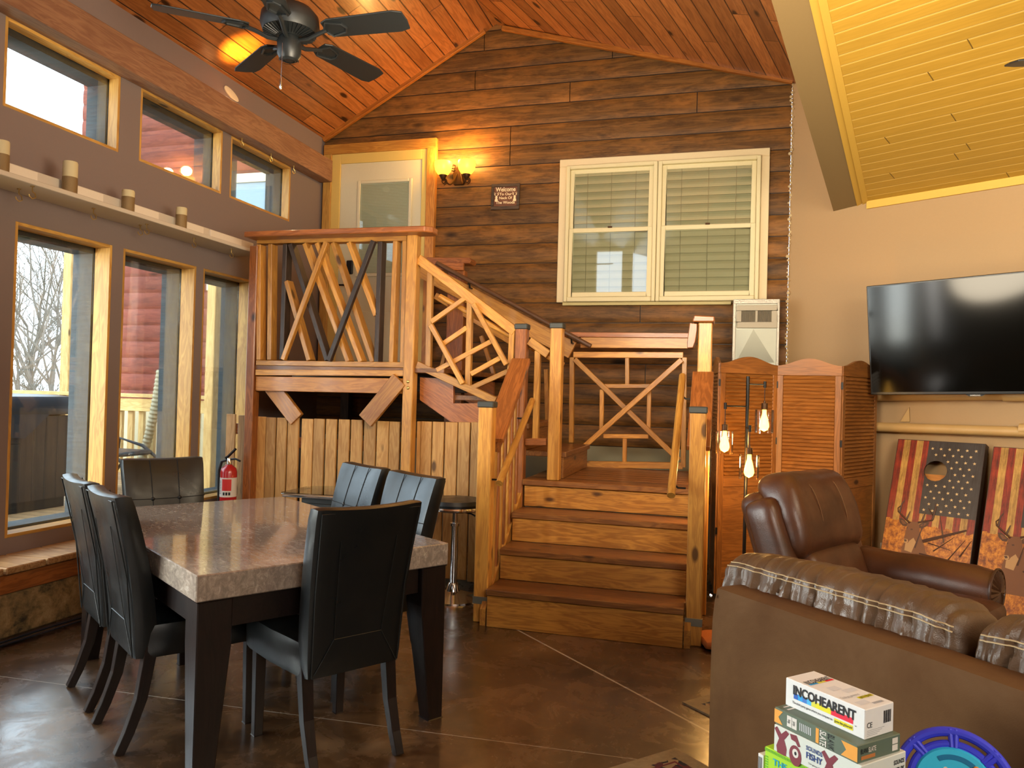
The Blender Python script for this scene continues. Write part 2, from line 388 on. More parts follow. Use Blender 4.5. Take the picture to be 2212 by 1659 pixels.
# ------------------------------------------------------------------ the room
XW, YL = -4.09, 7.1
K = V((.487, 7.1, 0)); Wd = V((.848, -.53, 0)); Wn = V((-.53, -.848, 0))    # the television wall: corner, direction, normal into the room
BD = V((.24264, .94149, -.23393)); NY = Wd.cross(BD).normalized()            # rafter direction and mustard ceiling normal
struct(MB().box((-4.4, -2.6, -.1), (5.2, 7.3, 0)).build('floor', floor_m, None, tr(0, 0, 0)))
# window wall as bands and piers around two rows of openings
LZ, UZ = (.49, 2.37), (3.02, 3.545)
LOW = [(.10, .85), (.95, 1.70), (1.80, 2.55), (2.65, 3.46), (3.56, 4.305), (4.405, 5.17), (5.255, 5.92)]
UPP = [(.10, 1.02), (1.20, 2.15), (2.33, 3.25), (3.45, 4.33), (4.52, 5.445), (5.555, 6.475)]
mb = MB()
def wallband(z0, z1, ops):
    y = -2.6
    for a, b in ops+[(7.1, 7.1)]:
        mb.box((XW-.16, y, z0), (XW, a, z1)); y = b
mb.box((XW-.16, -2.6, 0), (XW, 7.1, LZ[0])); wallband(*LZ, LOW); mb.box((XW-.16, -2.6, LZ[1]), (XW, 7.1, UZ[0])); wallband(*UZ, UPP); mb.box((XW-.16, -2.6, UZ[1]), (XW, 7.1, 4.06))
struct(mb.build('wall_left', taupe))
wn = 0
def window(a, b, z0, z1, dep=.125):
    global wn; wn += 1; e_o = XW-dep
    w = thing('window_%d' % wn, None, None, (XW-.08, (a+b)/2, z0)); struct(w)
    t = .02; e = -.001
    for nm, lo, hi in (('jamb', (e_o, a, z0), (XW+e, a+t, z1)), ('jamb', (e_o, b-t, z0), (XW+e, b, z1)), ('head', (e_o, a+t, z1-t), (XW+e, b-t, z1)), ('sill', (e_o, a+t, z0), (XW+e, b-t, z0+t))):
        boxp(nm, lo, hi, pine_liner, w, .001)
    g = (e_o-.008, e_o-.002)
    pane = boxp('pane', (g[0], a+t, z0+t), (g[1], b-t, z1-t), glass, w, 0)
    m = MB()
    xo = XW-dep-.175; xi = e_o-.01
    for lo, hi in (((xo, a, z0), (xi, a+.03, z1)), ((xo, b-.03, z0), (xi, b, z1)), ((xo, a, z1-.06), (xi, b, z1)), ((xo, a, z0), (xi, b, z0+.035))): m.box(lo, hi)
    m.build('exterior_frame', dark_post, w)
    return w
for a, b in LOW: window(a, b, *LZ)
for a, b in UPP: window(a, b, *UZ, .08)
# stained footing, timber plate and plank ledge under the windows
struct(boxp('baseboard_left', (-3.98, -2.6, 0), (-3.80, 5.2, .245), kerb_m, bev=.01))
struct(boxp('trim_1', (-3.97, -2.6, .245), (-3.795, 5.2, .355), pine_red, bev=.006))
m = MB(); y = -2.6; k = 0
while y < 5.2:
    w_ = .235+.01*(k % 3); m.box((XW, y, .357), (-3.772+.004*(k % 2), min(y+w_, 5.2), .397)); y += w_+.012; k += 1
ledge = m.build('trim_2', wood('ledge_planks', lin('c9a06a'), lin('8f6236'), .65, .3), None, frame((-3.9, 2, .36), (1, 0, 0)), .006); struct(ledge)
# beam over the windows
struct(boxp('trim_3', (XW, -2.6, 3.545), (-3.95, 7.02, 3.765), beam_w, bev=.004))
# log wall: rounded courses of staggered lengths
mb = MB(); zc = 2.30; P = .191
def log(x0, x1, z):
    prof = []
    for i in range(7):
        a = i/6; q = abs(a-.5)*2; prof.append((0-(1-q**(4 if z < 2.9 else 8))*(.019 if z < 2.9 else .008), z+.004+a*(P-.008)))
    n = 7; vs = [(x, YL+y, zz) for x in (x0, x1) for y, zz in prof]
    mb.add(vs, [(i, i+1, i+1+n, i+n) for i in range(n-1)], None, True)
    mb.add([(x0, YL+y, zz) for y, zz in prof]+[(x0, YL+.03, prof[-1][1]), (x0, YL+.03, prof[0][1])], [tuple(range(9))])
    mb.add([(x1, YL+y, zz) for y, zz in prof]+[(x1, YL+.03, prof[-1][1]), (x1, YL+.03, prof[0][1])], [tuple(range(9))])
JT = {13: [(1048)], 12: [1324], 11: [1028], 10: [1232], 9: [1506], 8: [1104], 7: [1103], -1: [1384], -4: [1395]}
for k in range(-7, 15):
    z = zc+k*P; zl = z+P*.5
    xl = XW if zl < 4. else XW+(zl-4.0)/.552; xr = .487 if zl < 4.2 else .487-(zl-4.2)/.295
    cuts = [at(q, 829-(zl-1.42)/.00441, Y=YL).x for q in (JT.get(k) or [])]
    xs = [xl-.25]+cuts+[min(xr+.5, .487)]
    for a, b in zip(xs[:-1], xs[1:]): log(a+.004, b-.004, z)
mb.m = 1; mb.box((-4.25, YL+.02, .95), (.487, YL+.14, 5.4))
struct(mb.build('wall_back', [logm, pine_dk], None, tr(0, YL, 0)))
struct(boxp('baseboard_back', (-4.2, YL-.035, 0), (.487, YL+.05, .96), plain('foundation_concrete', lin('8f8a72'), .85, bumpy=.4, bs=6), bev=0))
m = MB()
for i in range(90):
    z = 1.0+i*.036; m.sph((.487+random.uniform(-.012, .008), YL-.012+random.uniform(-.01, .01), z), random.uniform(.008, .017), None, 4)
struct(m.build('trim_4', plain('foam_sealant', lin('c9b48c'), .8)))
# television wall, the wall beyond and a rear wall with two windows
m = MB(); E1 = K+Wd*5.2
m.prism([K, E1, E1-Wn*.15, K-Wn*.15], (0, 0, 4.6)); struct(m.build('wall_right', tan))
struct(boxp('wall_side', (E1.x, -2.6, 0), (E1.x+.12, E1.y+.1, 5.4), tan, bev=0))
BW = [(-2.83, 1.15, 3.42, 4.40), (-2.0, 1.15, 3.42, 4.40)]
mb = MB()
wx = [(-2.85, -2.28), (-2.06, -1.60)]
mb.box((-4.4, -2.72, 0), (E1.x, -2.6, 3.70)); mb.box((-4.4, -2.72, 4.62), (E1.x, -2.6, 6.2))
x = -4.4
for a, b in wx+[(E1.x, E1.x)]: mb.box((x, -2.72, 3.70), (a, -2.6, 4.62)); x = b
struct(mb.build('wall_front', tan))
# pine ceilings: left slope, right slope, and the mustard slope over the television wall
def slab(name, pts, mat, xdir, n):
    n = V(n).normalized(); M = frame(V(pts[0]), xdir, z=n); mb = MB(); mb.prism(pts, n*.06); return struct(mb.build(name, mat, None, M))
zl = lambda x: 5.01+.552*(x+2.29); BB = .04
zr = lambda x, y: 5.01-.295*(x+2.2)+BB*(y-7.1)
xr_ = lambda y: -2.245+BB*(y-7.1)/.847
slab('ceiling', [(-4.3, 7.2, zl(-4.3)), (xr_(7.2), 7.2, zl(xr_(7.2))), (xr_(-2.7), -2.7, zl(xr_(-2.7))), (-4.3, -2.7, zl(-4.3))], ceil_w, (0, 1, 0), (-.55, 0, 1))
rp = lambda x, y: (x, y, zr(x, y))
slab('ceiling.001', [rp(xr_(7.2), 7.2), rp(1.0, 7.2), rp(1.6, 5.0), rp(3.2, -2.7), rp(xr_(-2.7), -2.7)], ceil_w, (.262, .965, .262*-.295+.965*BB), (.295, -BB, 1))
B0 = K+Wd*.392+V((0, 0, 3.027)); B1 = K+Wd*.589+V((0, 0, 3.043)); B2 = K+Wd*.679+V((0, 0, 3.066)); UPV = V((0, 0, 1.1))
mb = MB(); mb.prism([B0, B1, B1+UPV, B0+UPV], -BD*8.5); struct(mb.build('trim_5', beam_paint, None, frame(B0, BD)))
mb = MB(); e_ = (B2-B1)*.48
mb.prism([B1-V((0, 0, .006)), B1+e_, B1+e_+V((0, 0, .1)), B1+V((0, 0, .1))], -BD*8.5); mb.prism([B1+e_*1.06-V((0, 0, .012)), B2-V((0, 0, .012)), B2+V((0, 0, .1)), B1+e_*1.06+V((0, 0, .1))], -BD*8.5)
struct(mb.build('trim_6', mustard, None, frame(B1, BD)))
C0 = K+Wd*.673+V((0, 0, 3.056)); q0 = C0-BD*.0
slab('ceiling.002', [C0+BD*.1, C0+Wd*4.6+BD*.1, C0+Wd*4.6-BD*8.6, C0-BD*8.6], ceil_y, Wd, NY if NY.z > 0 else -NY)
mb = MB(); a = K+Wd*.673; b = K+Wd*5.1; mb.prism([a+Wn*.001+V((0, 0, 3.0)), b+Wn*.001+V((0, 0, 3.0)), b+Wn*.02+V((0, 0, 3.0)), a+Wn*.02+V((0, 0, 3.0))], (0, 0, .075)); struct(mb.build('trim_7', plain('bright_mustard_trim', lin('d4ab48'), .55)))
struct(boxp('ceiling.003', (-4.4, -2.75, 6.2), (E1.x+.1, 7.3, 6.26), tan, bev=0))
# gable trims
def gtrim(nm, pa, pb):
    a = at(*pa, Y=YL-.045); b = at(*pb, Y=YL-.045); return struct(bar(nm, a, b, .04, .045, wood(nm+'_pine', lin('b8742f'), lin('8c4d18'), .4, .2), z=(0, 0, 1)))
gtrim('trim_8', (699, 303), (1047, 66)); gtrim('trim_9', (1085, 61), (1713, 176))
# door with casing, and the twin window in the log wall
d1 = thing('door_1', None, None, (-3.42, YL-.03, 1.6)); struct(d1)
A = lambda px, py, y=YL-.05: at(px, py, Y=y)
DL, DR, DT = -3.871, -2.973, 3.735
boxp('door_leaf', (DL, YL-.05, 1.6), (DR, YL-.03, DT), cream_p, d1)
lx0, lx1, lz0, lz1 = A(774, 387).x, A(892, 385).x, A(870, 597).z, A(892, 385).z
for lo, hi in (((lx0, lz0), (lx0+.035, lz1)), ((lx1-.035, lz0), (lx1, lz1)), ((lx0+.035, lz1-.035), (lx1-.035, lz1)), ((lx0+.035, lz0), (lx1-.035, lz0+.035))):
    boxp('lite_frame', (lo[0], YL-.07, lo[1]), (hi[0], YL-.05, hi[1]), cream_p, d1, .006)
m = MB(); nb = 58
for i in range(nb):
    z = lz0+.04+(lz1-lz0-.08)*i/nb; m.box((lx0+.05, YL-.054, z), (lx1-.05, YL-.0505, z+.008))
m.build('blind', plain('door_blind', lin('b9ad88'), .6), d1)
boxp('lite_glass', (lx0+.035, YL-.062, lz0+.035), (lx1-.035, YL-.06, lz1-.035), glass, d1, 0)
for i, xx in enumerate((DL+.12, -3.38)):    # raised lower panels
    boxp('raised_panel', (xx, YL-.058, 1.72), (xx+.32, YL-.05, 2.22), cream_p, d1, .006)
kp = A(757, 578); boxp('keypad_lock', (kp.x-.035, YL-.08, kp.z-.07), (kp.x+.035, YL-.05, kp.z+.07), blkm, d1, .008)
hn = A(745, 617); m = MB(); m.tube([(hn.x+.02, YL-.05, hn.z), (hn.x+.02, YL-.10, hn.z)], .012, 8); m.tube([(hn.x+.03, YL-.10, hn.z), (hn.x-.09, YL-.10, hn.z)], .009, 8); m.build('lever_handle', blkm, d1)
boxp('casing', (DL-.10, YL-.06, 1.6), (DL, YL-.02, DT+.10), cream_y, d1); boxp('casing', (DR, YL-.06, 1.6), (DR+.055, YL-.02, DT+.10), cream_y, d1); boxp('casing', (DL, YL-.06, DT), (DR, YL-.02, DT+.10), cream_y, d1)
boxp('outer_casing', (DL-.19, YL-.075, 1.6), (DL-.10, YL-.02, DT+.10), pine_liner, d1); boxp('outer_casing', (DR+.055, YL-.075, 1.6), (DR+.15, YL-.02, DT+.10), pine_yel, d1); boxp('outer_casing', (DL-.19, YL-.075, DT+.10), (DR+.15, YL-.02, DT+.20), pine, d1)
wl = thing('window_14', None, None, (-.63, YL-.03, 2.3)); struct(wl)
X0, X1, Z0, Z1 = -1.575, .310, 2.297, 3.648
fr = plain('cream_window_vinyl', lin('d9cda2'), .5); cs = plain('cream_window_casing', lin('dccaa2'), .6)
for lo, hi in (((X0, Z0+.0), (X0+.07, Z1-.07)), ((X1-.07, Z0), (X1, Z1-.07)), ((X0, Z1-.07), (X1, Z1))): boxp('casing', (lo[0], YL-.05, lo[1]), (hi[0], YL-.02, hi[1]), cs, wl, .004)
xm = -.655
for (a, b) in ((X0+.072, xm-.002), (xm+.002, X1-.072)):
    f = MB()
    for lo, hi, dy in (((a, Z0), (a+.035, Z1-.072), .09), ((b-.035, Z0), (b, Z1-.072), .09), ((a+.035, Z1-.107), (b-.035, Z1-.072), .09), ((a+.035, Z0), (b-.035, Z0+.045), .10)): f.box((lo[0], YL-dy, lo[1]), (hi[0], YL-.02, hi[1]))
    fo = f.build('window_frame', fr, wl, None, .006)
    zm = (Z0+Z1)/2-.01
    for (z0, z1, y0) in ((zm-.02, Z1-.107, YL-.055), (Z0+.045, zm+.02, YL-.078)):
        s_ = MB(); aa, bb = a+.036, b-.036
        for lo, hi in (((aa, z0), (aa+.04, z1)), ((bb-.04, z0), (bb, z1)), ((aa+.04, z1-.04), (bb-.04, z1)), ((aa+.04, z0), (bb-.04, z0+.045))): s_.box((lo[0], y0, lo[1]), (hi[0], y0+.022, hi[1]))
        so = s_.build('sash', fr, wl, None, .004); boxp('pane', (aa+.04, y0+.008, z0+.045), (bb-.04, y0+.012, z1-.04), glass, so, 0)
    bm = MB(); z = Z0+.07
    while z < Z1-.12:
        bm.add([(a+.05, YL-.048, z), (b-.05, YL-.048, z), (b-.05, YL-.040, z+.045), (a+.05, YL-.040, z+.045), (b-.05, YL-.026, z+.080), (a+.05, YL-.026, z+.080)], [(0, 1, 2, 3), (3, 2, 4, 5)]); z += .074
    bl = bm.build('blind', plain('faux_wood_blind', lin('b3a67e'), .55), wl)
    for q in (.2, .5, .8): tubeo('ladder_cord', [(a+.05+(b-a-.1)*q, YL-.048, Z0+.06), (a+.05+(b-a-.1)*q, YL-.048, Z1-.11)], .0022, plain('blind_cord', lin('8c8262'), .8), bl, 5)
    tubeo('sash_lock', [((a+b)/2-.02, YL-.085, zm+.024), ((a+b)/2+.02, YL-.085, zm+.024)], .008, bronze, wl, 6)
boxp('bottom_flashing', (X0+.06, YL-.06, Z0-.03), (X1-.3, YL-.03, Z0), plain('peeling_flashing', lin('c2b27c'), .7), wl)
# ------------------------------------------------------------------ stairs, landing, deck
YF, YB = 5.30, 6.50
def zo2(x, y): return (500+x/2.765, 450+y/2.765)
def zo3(x, y): return (900+x/2.154, 650+y/2.154)
st = thing('staircase', 'wide lower stair of worn pine treads rising from the concrete floor to the landing', 'stairs', (-.8, 4.9, 0))
xs0, xs1 = -1.388, -.218
for k in range(3):
    y = 4.475+.267*k; z = .23+.197*k
    boxp('tread', (xs0-.005, y, z-.04), (xs1+.005, y+.285, z), tread_w, st, .005)
    boxp('riser', (xs0, y+.012, 0 if k == 0 else z-.04-.155), (xs1, y+.034, z-.042), riser_w, st, .003)
boxp('riser', (xs0+.01, 5.285, .63), (xs1, 5.307, .775), riser_w, st, .003)
for k in range(9): boxp('landing_board', (-1.39, 5.265+.142*k, .78), (-.205, 5.265+.142*k+.138, .82), tread_w, st, .004)
for x in (-1.435, -.214+.002): 
    p = [(x, 4.50, 0), (x, 4.50, .1), (x, 5.31, .74), (x, 5.31, .50), (x, 4.66, 0)]
    MB().prism(p, (.036, 0, 0)).build('stringer', riser_w, st, frame((x, 4.9, .3), (0, .79, .61)))
boxp('landing_skirt', (-1.13, 6.55, .55), (-.12, 6.58, .78), tread_w, st)
def newel(label, lo, hi, mat, cap=True, strap=False):
    t = thing('newel_post', label, 'post', ((lo[0]+hi[0])/2, (lo[1]+hi[1])/2, lo[2]))
    boxp('shaft', lo, hi, mat, t, .006)
    if cap: boxp('post_cap', (lo[0]-.006, lo[1]-.006, hi[2]-.012), (hi[0]+.006, hi[1]+.006, hi[2]+.028), capm, t, .006)
    if strap: boxp('strap_bracket', (lo[0]-.003, lo[1]-.004, .115), (hi[0]+.003, lo[1]+.02, .16), galv, t, .001)
    return t
newel('pine newel post with black cap at the stair foot beside the bar stool', (-1.497, 4.55, 0), (-1.405, 4.64, 1.345), pine, True, True)
newel('pine newel post with black cap at the stair foot near the sofa', (-.208, 4.55, 0), (-.116, 4.64, 1.35), pine, True, True)
newel('pine newel post with black cap at the top of the left stair handrail', (-1.477, 5.285, 0), (-1.393, 5.37, 1.90), pine_red)
newel('tall pine newel post with black cap at the front edge of the landing', (-1.215, 5.27, .822), (-1.13, 5.357, 1.905), pine)
nb_ = newel('pine newel post under a red gooseneck cap at the right of the landing', (-.198, 5.215, 0), (-.108, 5.30, 1.93), pine, False)
pr = [(-.235, 5.17, 1.93), (-.095, 5.17, 1.93), (-.095, 5.17, 1.965), (-.225, 5.17, 1.972)]
MB().prism(pr, (0, .2, 0)).build('cap_board', pine_red, nb_, frame((-.16, 5.27, 1.95), (1, 0, 0)), .006)
g = [at(1490, 697, Y=5.17), at(1506, 699, Y=5.17), at(1506, 712, Y=5.17), at(1502, 738, Y=5.17), at(1497, 751, Y=5.17), at(1484, 752, Y=5.17), at(1484, 740, Y=5.17)]
MB().prism(g, (0, .14, 0)).build('gooseneck', pine_red, nb_, frame((-.22, 5.25, 1.85), (0, 0, 1)), .004)
def side_rail(nm, label, xc, y0, z0, y1, z1, hx, hy0, hz0, hy1, hz1, bal, side):
    t = thing(nm, label, 'railing', (xc, (y0+y1)/2, z0-.6)); d = V((0, y1-y0, z1-z0)).normalized(); n = V((0, -d.z, d.y))
    bar('cap_rail', (xc, y0, z0), (xc, y1, z1), .135, .038, pine_red, t, z=n)
    o = -n*.066; bar('sub_rail', V((xc, y0+.01, z0))+o, V((xc, y1, z1))+o, .038, .09, pine_red, t, z=n)
    if bal:
        for k in range(8):
            y = 4.70+k*.073; zt = z0+(y-y0)/(y1-y0)*(z1-z0)-.12; zb = (y-4.5)*.8+.0
            bar('baluster', (xc, y, max(.02, zb)), (xc, y, zt), .028, .028, pine_red if k % 2 else pine, t, z=(0, 1, 0))
    h = [V((hx, hy0, hz0)), V((hx, hy1, hz1))]; hd = (h[1]-h[0]).normalized()
    MB().tube(h, .023, 14).build('handrail', pine, t, frame((h[0]+h[1])/2, hd))
    for q in (.12, .85):
        p = h[0].lerp(h[1], q); tubeo('handrail_bracket', [p-V((0, 0, .02)), p+V((side*.03, 0, -.05)), p+V((side*.075, 0, -.05))], .006, blkm, t, 6)
    return t
side_rail('stair_railing', 'left stair railing with wide sloping cap, thin balusters and round handrail', -1.425, 4.65, 1.125, 5.28, 1.665, -1.33, 4.49, .875, 5.26, 1.381, True, -1)
side_rail('stair_railing', 'right stair railing with sloping red cap and round handrail beside the landing', -.16, 4.65, 1.13, 5.21, 1.59, -.295, 4.40, .875, 5.25, 1.575, False, 1)
# back railing of the landing
t = thing('landing_railing', 'landing back railing with a pine cross and small squares before the log wall', 'railing', (-.65, YB, .83))
def bpx(nm, a, b, w, d=.038, mat=None, par=None, Y=YB, cv=zo3, dy=0):
    a = at(*cv(*a), Y=Y); b = at(*cv(*b), Y=Y); o = V((0, d/2+dy, 0)); return bar(nm, a+o, b+o, w, d, mat or pine, par, z=(0, 1, 0))
bpx('top_beam', (762, 192), (1268, 195), .095, .038, pine, t); bpx('cap_board', (690, 157), (1270, 162), .04, .12, pine_red, t, dy=-.03)
bpx('frame_rail', (728, 250), (1240, 252), .05, .045, pine, t, dy=.002); bpx('frame_stile', (722, 262), (718, 660), .04, .045, pine, t); bpx('frame_stile', (1246, 262), (1240, 775), .04, .045, pine, t); bpx('frame_rail', (735, 760), (1238, 768), .055, .045, pine, t)
bpx('cross_bar', (738, 272), (1222, 740), .042, .038, pine, t, dy=-.04); bpx('cross_bar', (1236, 275), (745, 712), .042, .038, pine, t, dy=-.081)
for a, b in (((979, 264), (979, 388)), ((866, 396), (1092, 396)), ((861, 412), (859, 602)), ((1082, 412), (1078, 608)), ((868, 629), (1078, 631)), ((968, 640), (966, 750))): bpx('square_bar', a, b, .035, .034, pine, t)
# upper flight
us = thing('staircase', 'short upper stair turning left from the landing up to the door deck', 'stairs', (-1.6, 5.95, .82))
for k in range(3):
    x = -1.125-.28*k; z = .82+.195*(k+1)
    boxp('tread', (x-.30, 5.43, z-.04), (x+.012, 6.43, z), tread_w, us, .004)
    boxp('riser', (x-.03, 5.44, z-.195+.001), (x-.008, 6.42, z-.041), tread_w, us, .003)
sp = [(1125, 1010), (1325, 1020), (1325, 1165), (1495, 1165), (1495, 1285), (1310, 1275), (1125, 1145)]
MB().prism([at(*zo2(*q), Y=5.40) for q in sp], (0, .035, 0)).build('stringer', pine_red, us, frame((-1.9, 5.4, 1.1), (1, 0, -.6)))
MB().prism([at(*zo2(*q), Y=5.40)+V((0, 1.03, 0)) for q in sp], (0, .035, 0)).build('stringer', pine_red, us, frame((-1.9, 6.4, 1.1), (1, 0, -.6)))
# deck
dk = thing('door_deck', 'raised pine deck in front of the door with rim beam and knee braces', 'deck', (-3.1, 6.2, 0))
for k in range(12): boxp('deck_board', (-3.655 if k < 6 else -4.06, 5.31+k*.142, 1.562), (-2.02, 5.31+k*.142+.138, 1.60), tread_w, dk, .004)
bpx('edge_board', (142, 980), (1035, 985), .045, .03, pine, dk, YF, zo2, 0); bpx('rim_beam', (138, 1046), (1030, 1062), .115, .038, pine_yel, dk, YF, zo2, .012)
bpx('knee_brace', (232, 1062), (385, 1262), .13, .036, pine_yel, dk, YF+.052, zo2); bpx('knee_brace', (1000, 1022), (795, 1270), .13, .036, pine_yel, dk, YF-.028, zo2)
for x in (-2.34, -3.72): boxp('rear_post', (x, 6.9, 0), (x+.09, 6.99, 1.56), pine_dk, dk)
for y in (5.9, 6.5): boxp('joist', (-3.655, y, 1.42), (-2.05, y+.038, 1.56), pine_dk, dk)
def deckpost(label, pa, pb, y, mat, z0=0, z1=None, bolts=False):
    a = at(*pa, Y=y); b = at(*pb, Y=y); t = thing('deck_post', label, 'post', (a.x, y+.045, z0)); zz = z1 or a.z
    boxp('shaft', (a.x, y, z0), (b.x, y+.09, zz), mat, t, .006)
    if bolts:
        for zy in (1035, 1073): p = at(*zo2(1045, zy), Y=y); m = MB(); m.sph((p.x+.012, y, p.z), .013, None, 5, (1, .5, 1)); m.build('bolt', brass, t)
    return t
P885 = deckpost('tall pine post at the right end of the deck railing by the upper stair', zo2(1047, 150), zo2(1108, 150), YF-.02, pine, 0, None, True)
deckpost('red stained post at the left end of the deck railing by the window wall', zo2(96, 600), zo2(143, 600), YF-.01, pine_red, 0, 2.55)
rl = thing('deck_railing', 'deck front railing of crossed pine and black slats under a thick cap', 'railing', (-3.0, YF, 1.6))
a = at(*zo2(110, 168), Y=YF-.05); b = at(*zo2(1215, 135), Y=YF-.05)
M = frame((a+b)/2, b-a); L = (b-a).length/2
MB().prism([(-L, -.08, -.02), (L-.05, -.08, -.02), (L, -.03, -.02), (L, .06, -.02), (L-.04, .1, -.02), (-L, .1, -.02)], (0, 0, .044), M).build('cap_rail', pine_red, rl, M @ tr(0, .0, 0), .006)
bpx('top_rail', (150, 196), (1046, 178), .038, .085, pine, rl, YF, zo2); bpx('bottom_rail', (145, 922), (1033, 935), .04, .085, pine, rl, YF, zo2)
SL = [((160, 215), (158, 905), 0), ((228, 212), (222, 905), 0), ((317, 212), (296, 903), 1), ((345, 212), (566, 907), 1), ((322, 432), (458, 908), 0), ((432, 208), (692, 915), 0), ((506, 206), (768, 916), 0), ((600, 204), (838, 917), 0), ((696, 202), (858, 640), 0), ((885, 197), (862, 918), 1), ((976, 194), (950, 920), 0), ((1033, 193), (1018, 922), 0)]
for p, q, dkk in SL: bpx('slat', p, q, .036, .085, pine_dk if dkk else pine, rl, YF, zo2, .002)
bpx('cross_slat', (578, 205), (320, 905), .036, .04, pine, rl, YF, zo2, -.042); bpx('cross_slat', (858, 198), (592, 912), .036, .04, pine_dk, rl, YF, zo2, -.042)
ur = thing('upper_stair_railing', 'front railing of the upper stair with a tilted square lattice of pine sticks', 'railing', (-1.8, YF, 1.2))
YU = 5.31
bpx('top_rail', (1112, 300), (1690, 735), .07, .05, pine, ur, YU, zo2); bpx('top_rail', (1776, 790), (1890, 872), .06, .04, pine, ur, YU, zo2)
bpx('bottom_rail', (1104, 933), (1575, 1150), .055, .045, pine, ur, YU, zo2)
for i, (p, q) in enumerate((((1182, 350), (1170, 945)), ((1420, 530), (1408, 1058)), ((1674, 728), (1662, 965)), ((1826, 850), (1812, 1378)))): bpx('upright', p, q, .042, .045, pine, ur, YU, zo2, .003)
for i, (p, q) in enumerate((((1190, 678), (1400, 530)), ((1196, 697), (1388, 1048)), ((1450, 572), (1648, 935)), ((1256, 812), (1404, 712)), ((1222, 968), (1562, 788)), ((1428, 990), (1612, 888)), ((1432, 1072), (1652, 972)))): bpx('lattice_stick', p, q, .036, .034, pine, ur, YU, zo2, -.036 if i in (1, 2) else 0)
bpx('foot_rail', (1752, 1395), (1880, 1395), .05, .04, pine_red, ur, YU, zo2)
rr = thing('rear_stair_railing', 'rear railing of the upper stair along the log wall with dark round handrail', 'railing', (-1.8, YB, 1.0))
boxp('post', (at(967, 600, Y=YB).x, YB, .82), (at(1003, 600, Y=YB).x, YB+.09, at(985, 584, Y=YB).z), pine_red, rr, .005)
q = [at(921, 556, Y=YB-.04), at(1014, 556, Y=YB-.04), at(1018, 562, Y=YB-.04), at(1014, 569, Y=YB-.04), at(921, 568, Y=YB-.04)]
MB().prism(q, (0, .16, 0)).build('post_cap', pine_red, rr, frame((-2, YB, 2), (1, 0, 0)), .004)
bpx('head_board', (1200, 342), (1385, 345), .075, .035, pine_red, rr, YB-.04, zo2); bpx('sloping_board', (1135, 365), (2040, 850), .15, .036, pine, rr, YB, zo2, .095-.13); bpx('lower_board', (1215, 520), (1760, 850), .06, .036, pine, rr, YB, zo2, .0)
for p, q in (((1240, 960), (1330, 600)), ((1700, 1040), (1690, 860)), ((1560, 1000), (1480, 760)), ((1880, 1330), (1870, 960))): bpx('lattice_stick', p, q, .036, .034, pine, rr, YB, zo2, .04)
h0, h1 = at(943, 568, Y=YB-.13), at(1276, 748, Y=YB-.13)
MB().tube([h0, h1], .021, 12).build('handrail', wood('dark_brown_handrail', lin('6e4d33'), lin('4a3020'), .4, 0), rr, frame((h0+h1)/2, h1-h0))
for q in (.22, .88): p = h0.lerp(h1, q); tubeo('handrail_bracket', [p, p+V((0, .03, -.06)), p+V((0, .09, -.06))], .008, blkm, rr, 6)
h0, h1 = at(*zo2(1215, 520), Y=5.62), at(*zo2(1985, 940), Y=5.40)
kn = at(1217, 789, Y=5.40); pl_ = at(950, 640, Y=5.40)
MB().tube([pl_, kn], .021, 12).build('grip_rail', pine, ur, frame((pl_+kn)/2, kn-pl_))
# picket skirting under the deck
def pickets(label, items, mat, y, zb, rails):
    t = thing('picket_panel', label, 'fence', (at(items[0][0], 905, Y=y).x, y, 0))
    for x0, x1, zt in items:
        a = at(x0, zt, Y=y); b = at(x1, zt, Y=y); boxp('picket', (a.x, y, zb+random.uniform(0, .012)), (b.x, y+.02, a.z), mat, t, .003)
    a = at(items[0][0], 905, Y=y).x; b = at(items[-1][1], 905, Y=y).x
    for z in rails: boxp('back_rail', (a, y+.021, z), (b, y+.059, z+.085), pine_red, t, .002)
zx = lambda v: 500+v/2.765
pickets('long picket panel of raw cedar boards under the deck beam', [(zx(a), zx(b), 450+c/2.765) for a, b, c in ((152, 204, 1243), (207, 264, 1248), (272, 330, 1250), (338, 402, 1250), (420, 487, 1256), (492, 555, 1256), (565, 628, 1258), (640, 705, 1260), (715, 782, 1262), (793, 862, 1264), (870, 940, 1270), (944, 1006, 1273))], pine_fence, 5.37, .03, (.2, .95))
pickets('short picket panel of raw cedar boards between the deck post and the stair', [(zx(a), zx(b), 450+c/2.765) for a, b, c in ((1108, 1130, 1272), (1133, 1196, 1272), (1202, 1270, 1274), (1278, 1350, 1276), (1356, 1425, 1276), (1432, 1495, 1276))], pine_fence, 5.37, .03, (.2, .95))
pickets('two weathered pickets on blocks beside the last window behind the fire extinguisher', [(489, 508, 894), (515, 537, 897)], pine_grey, 5.36, .02, (.35, 1.04))
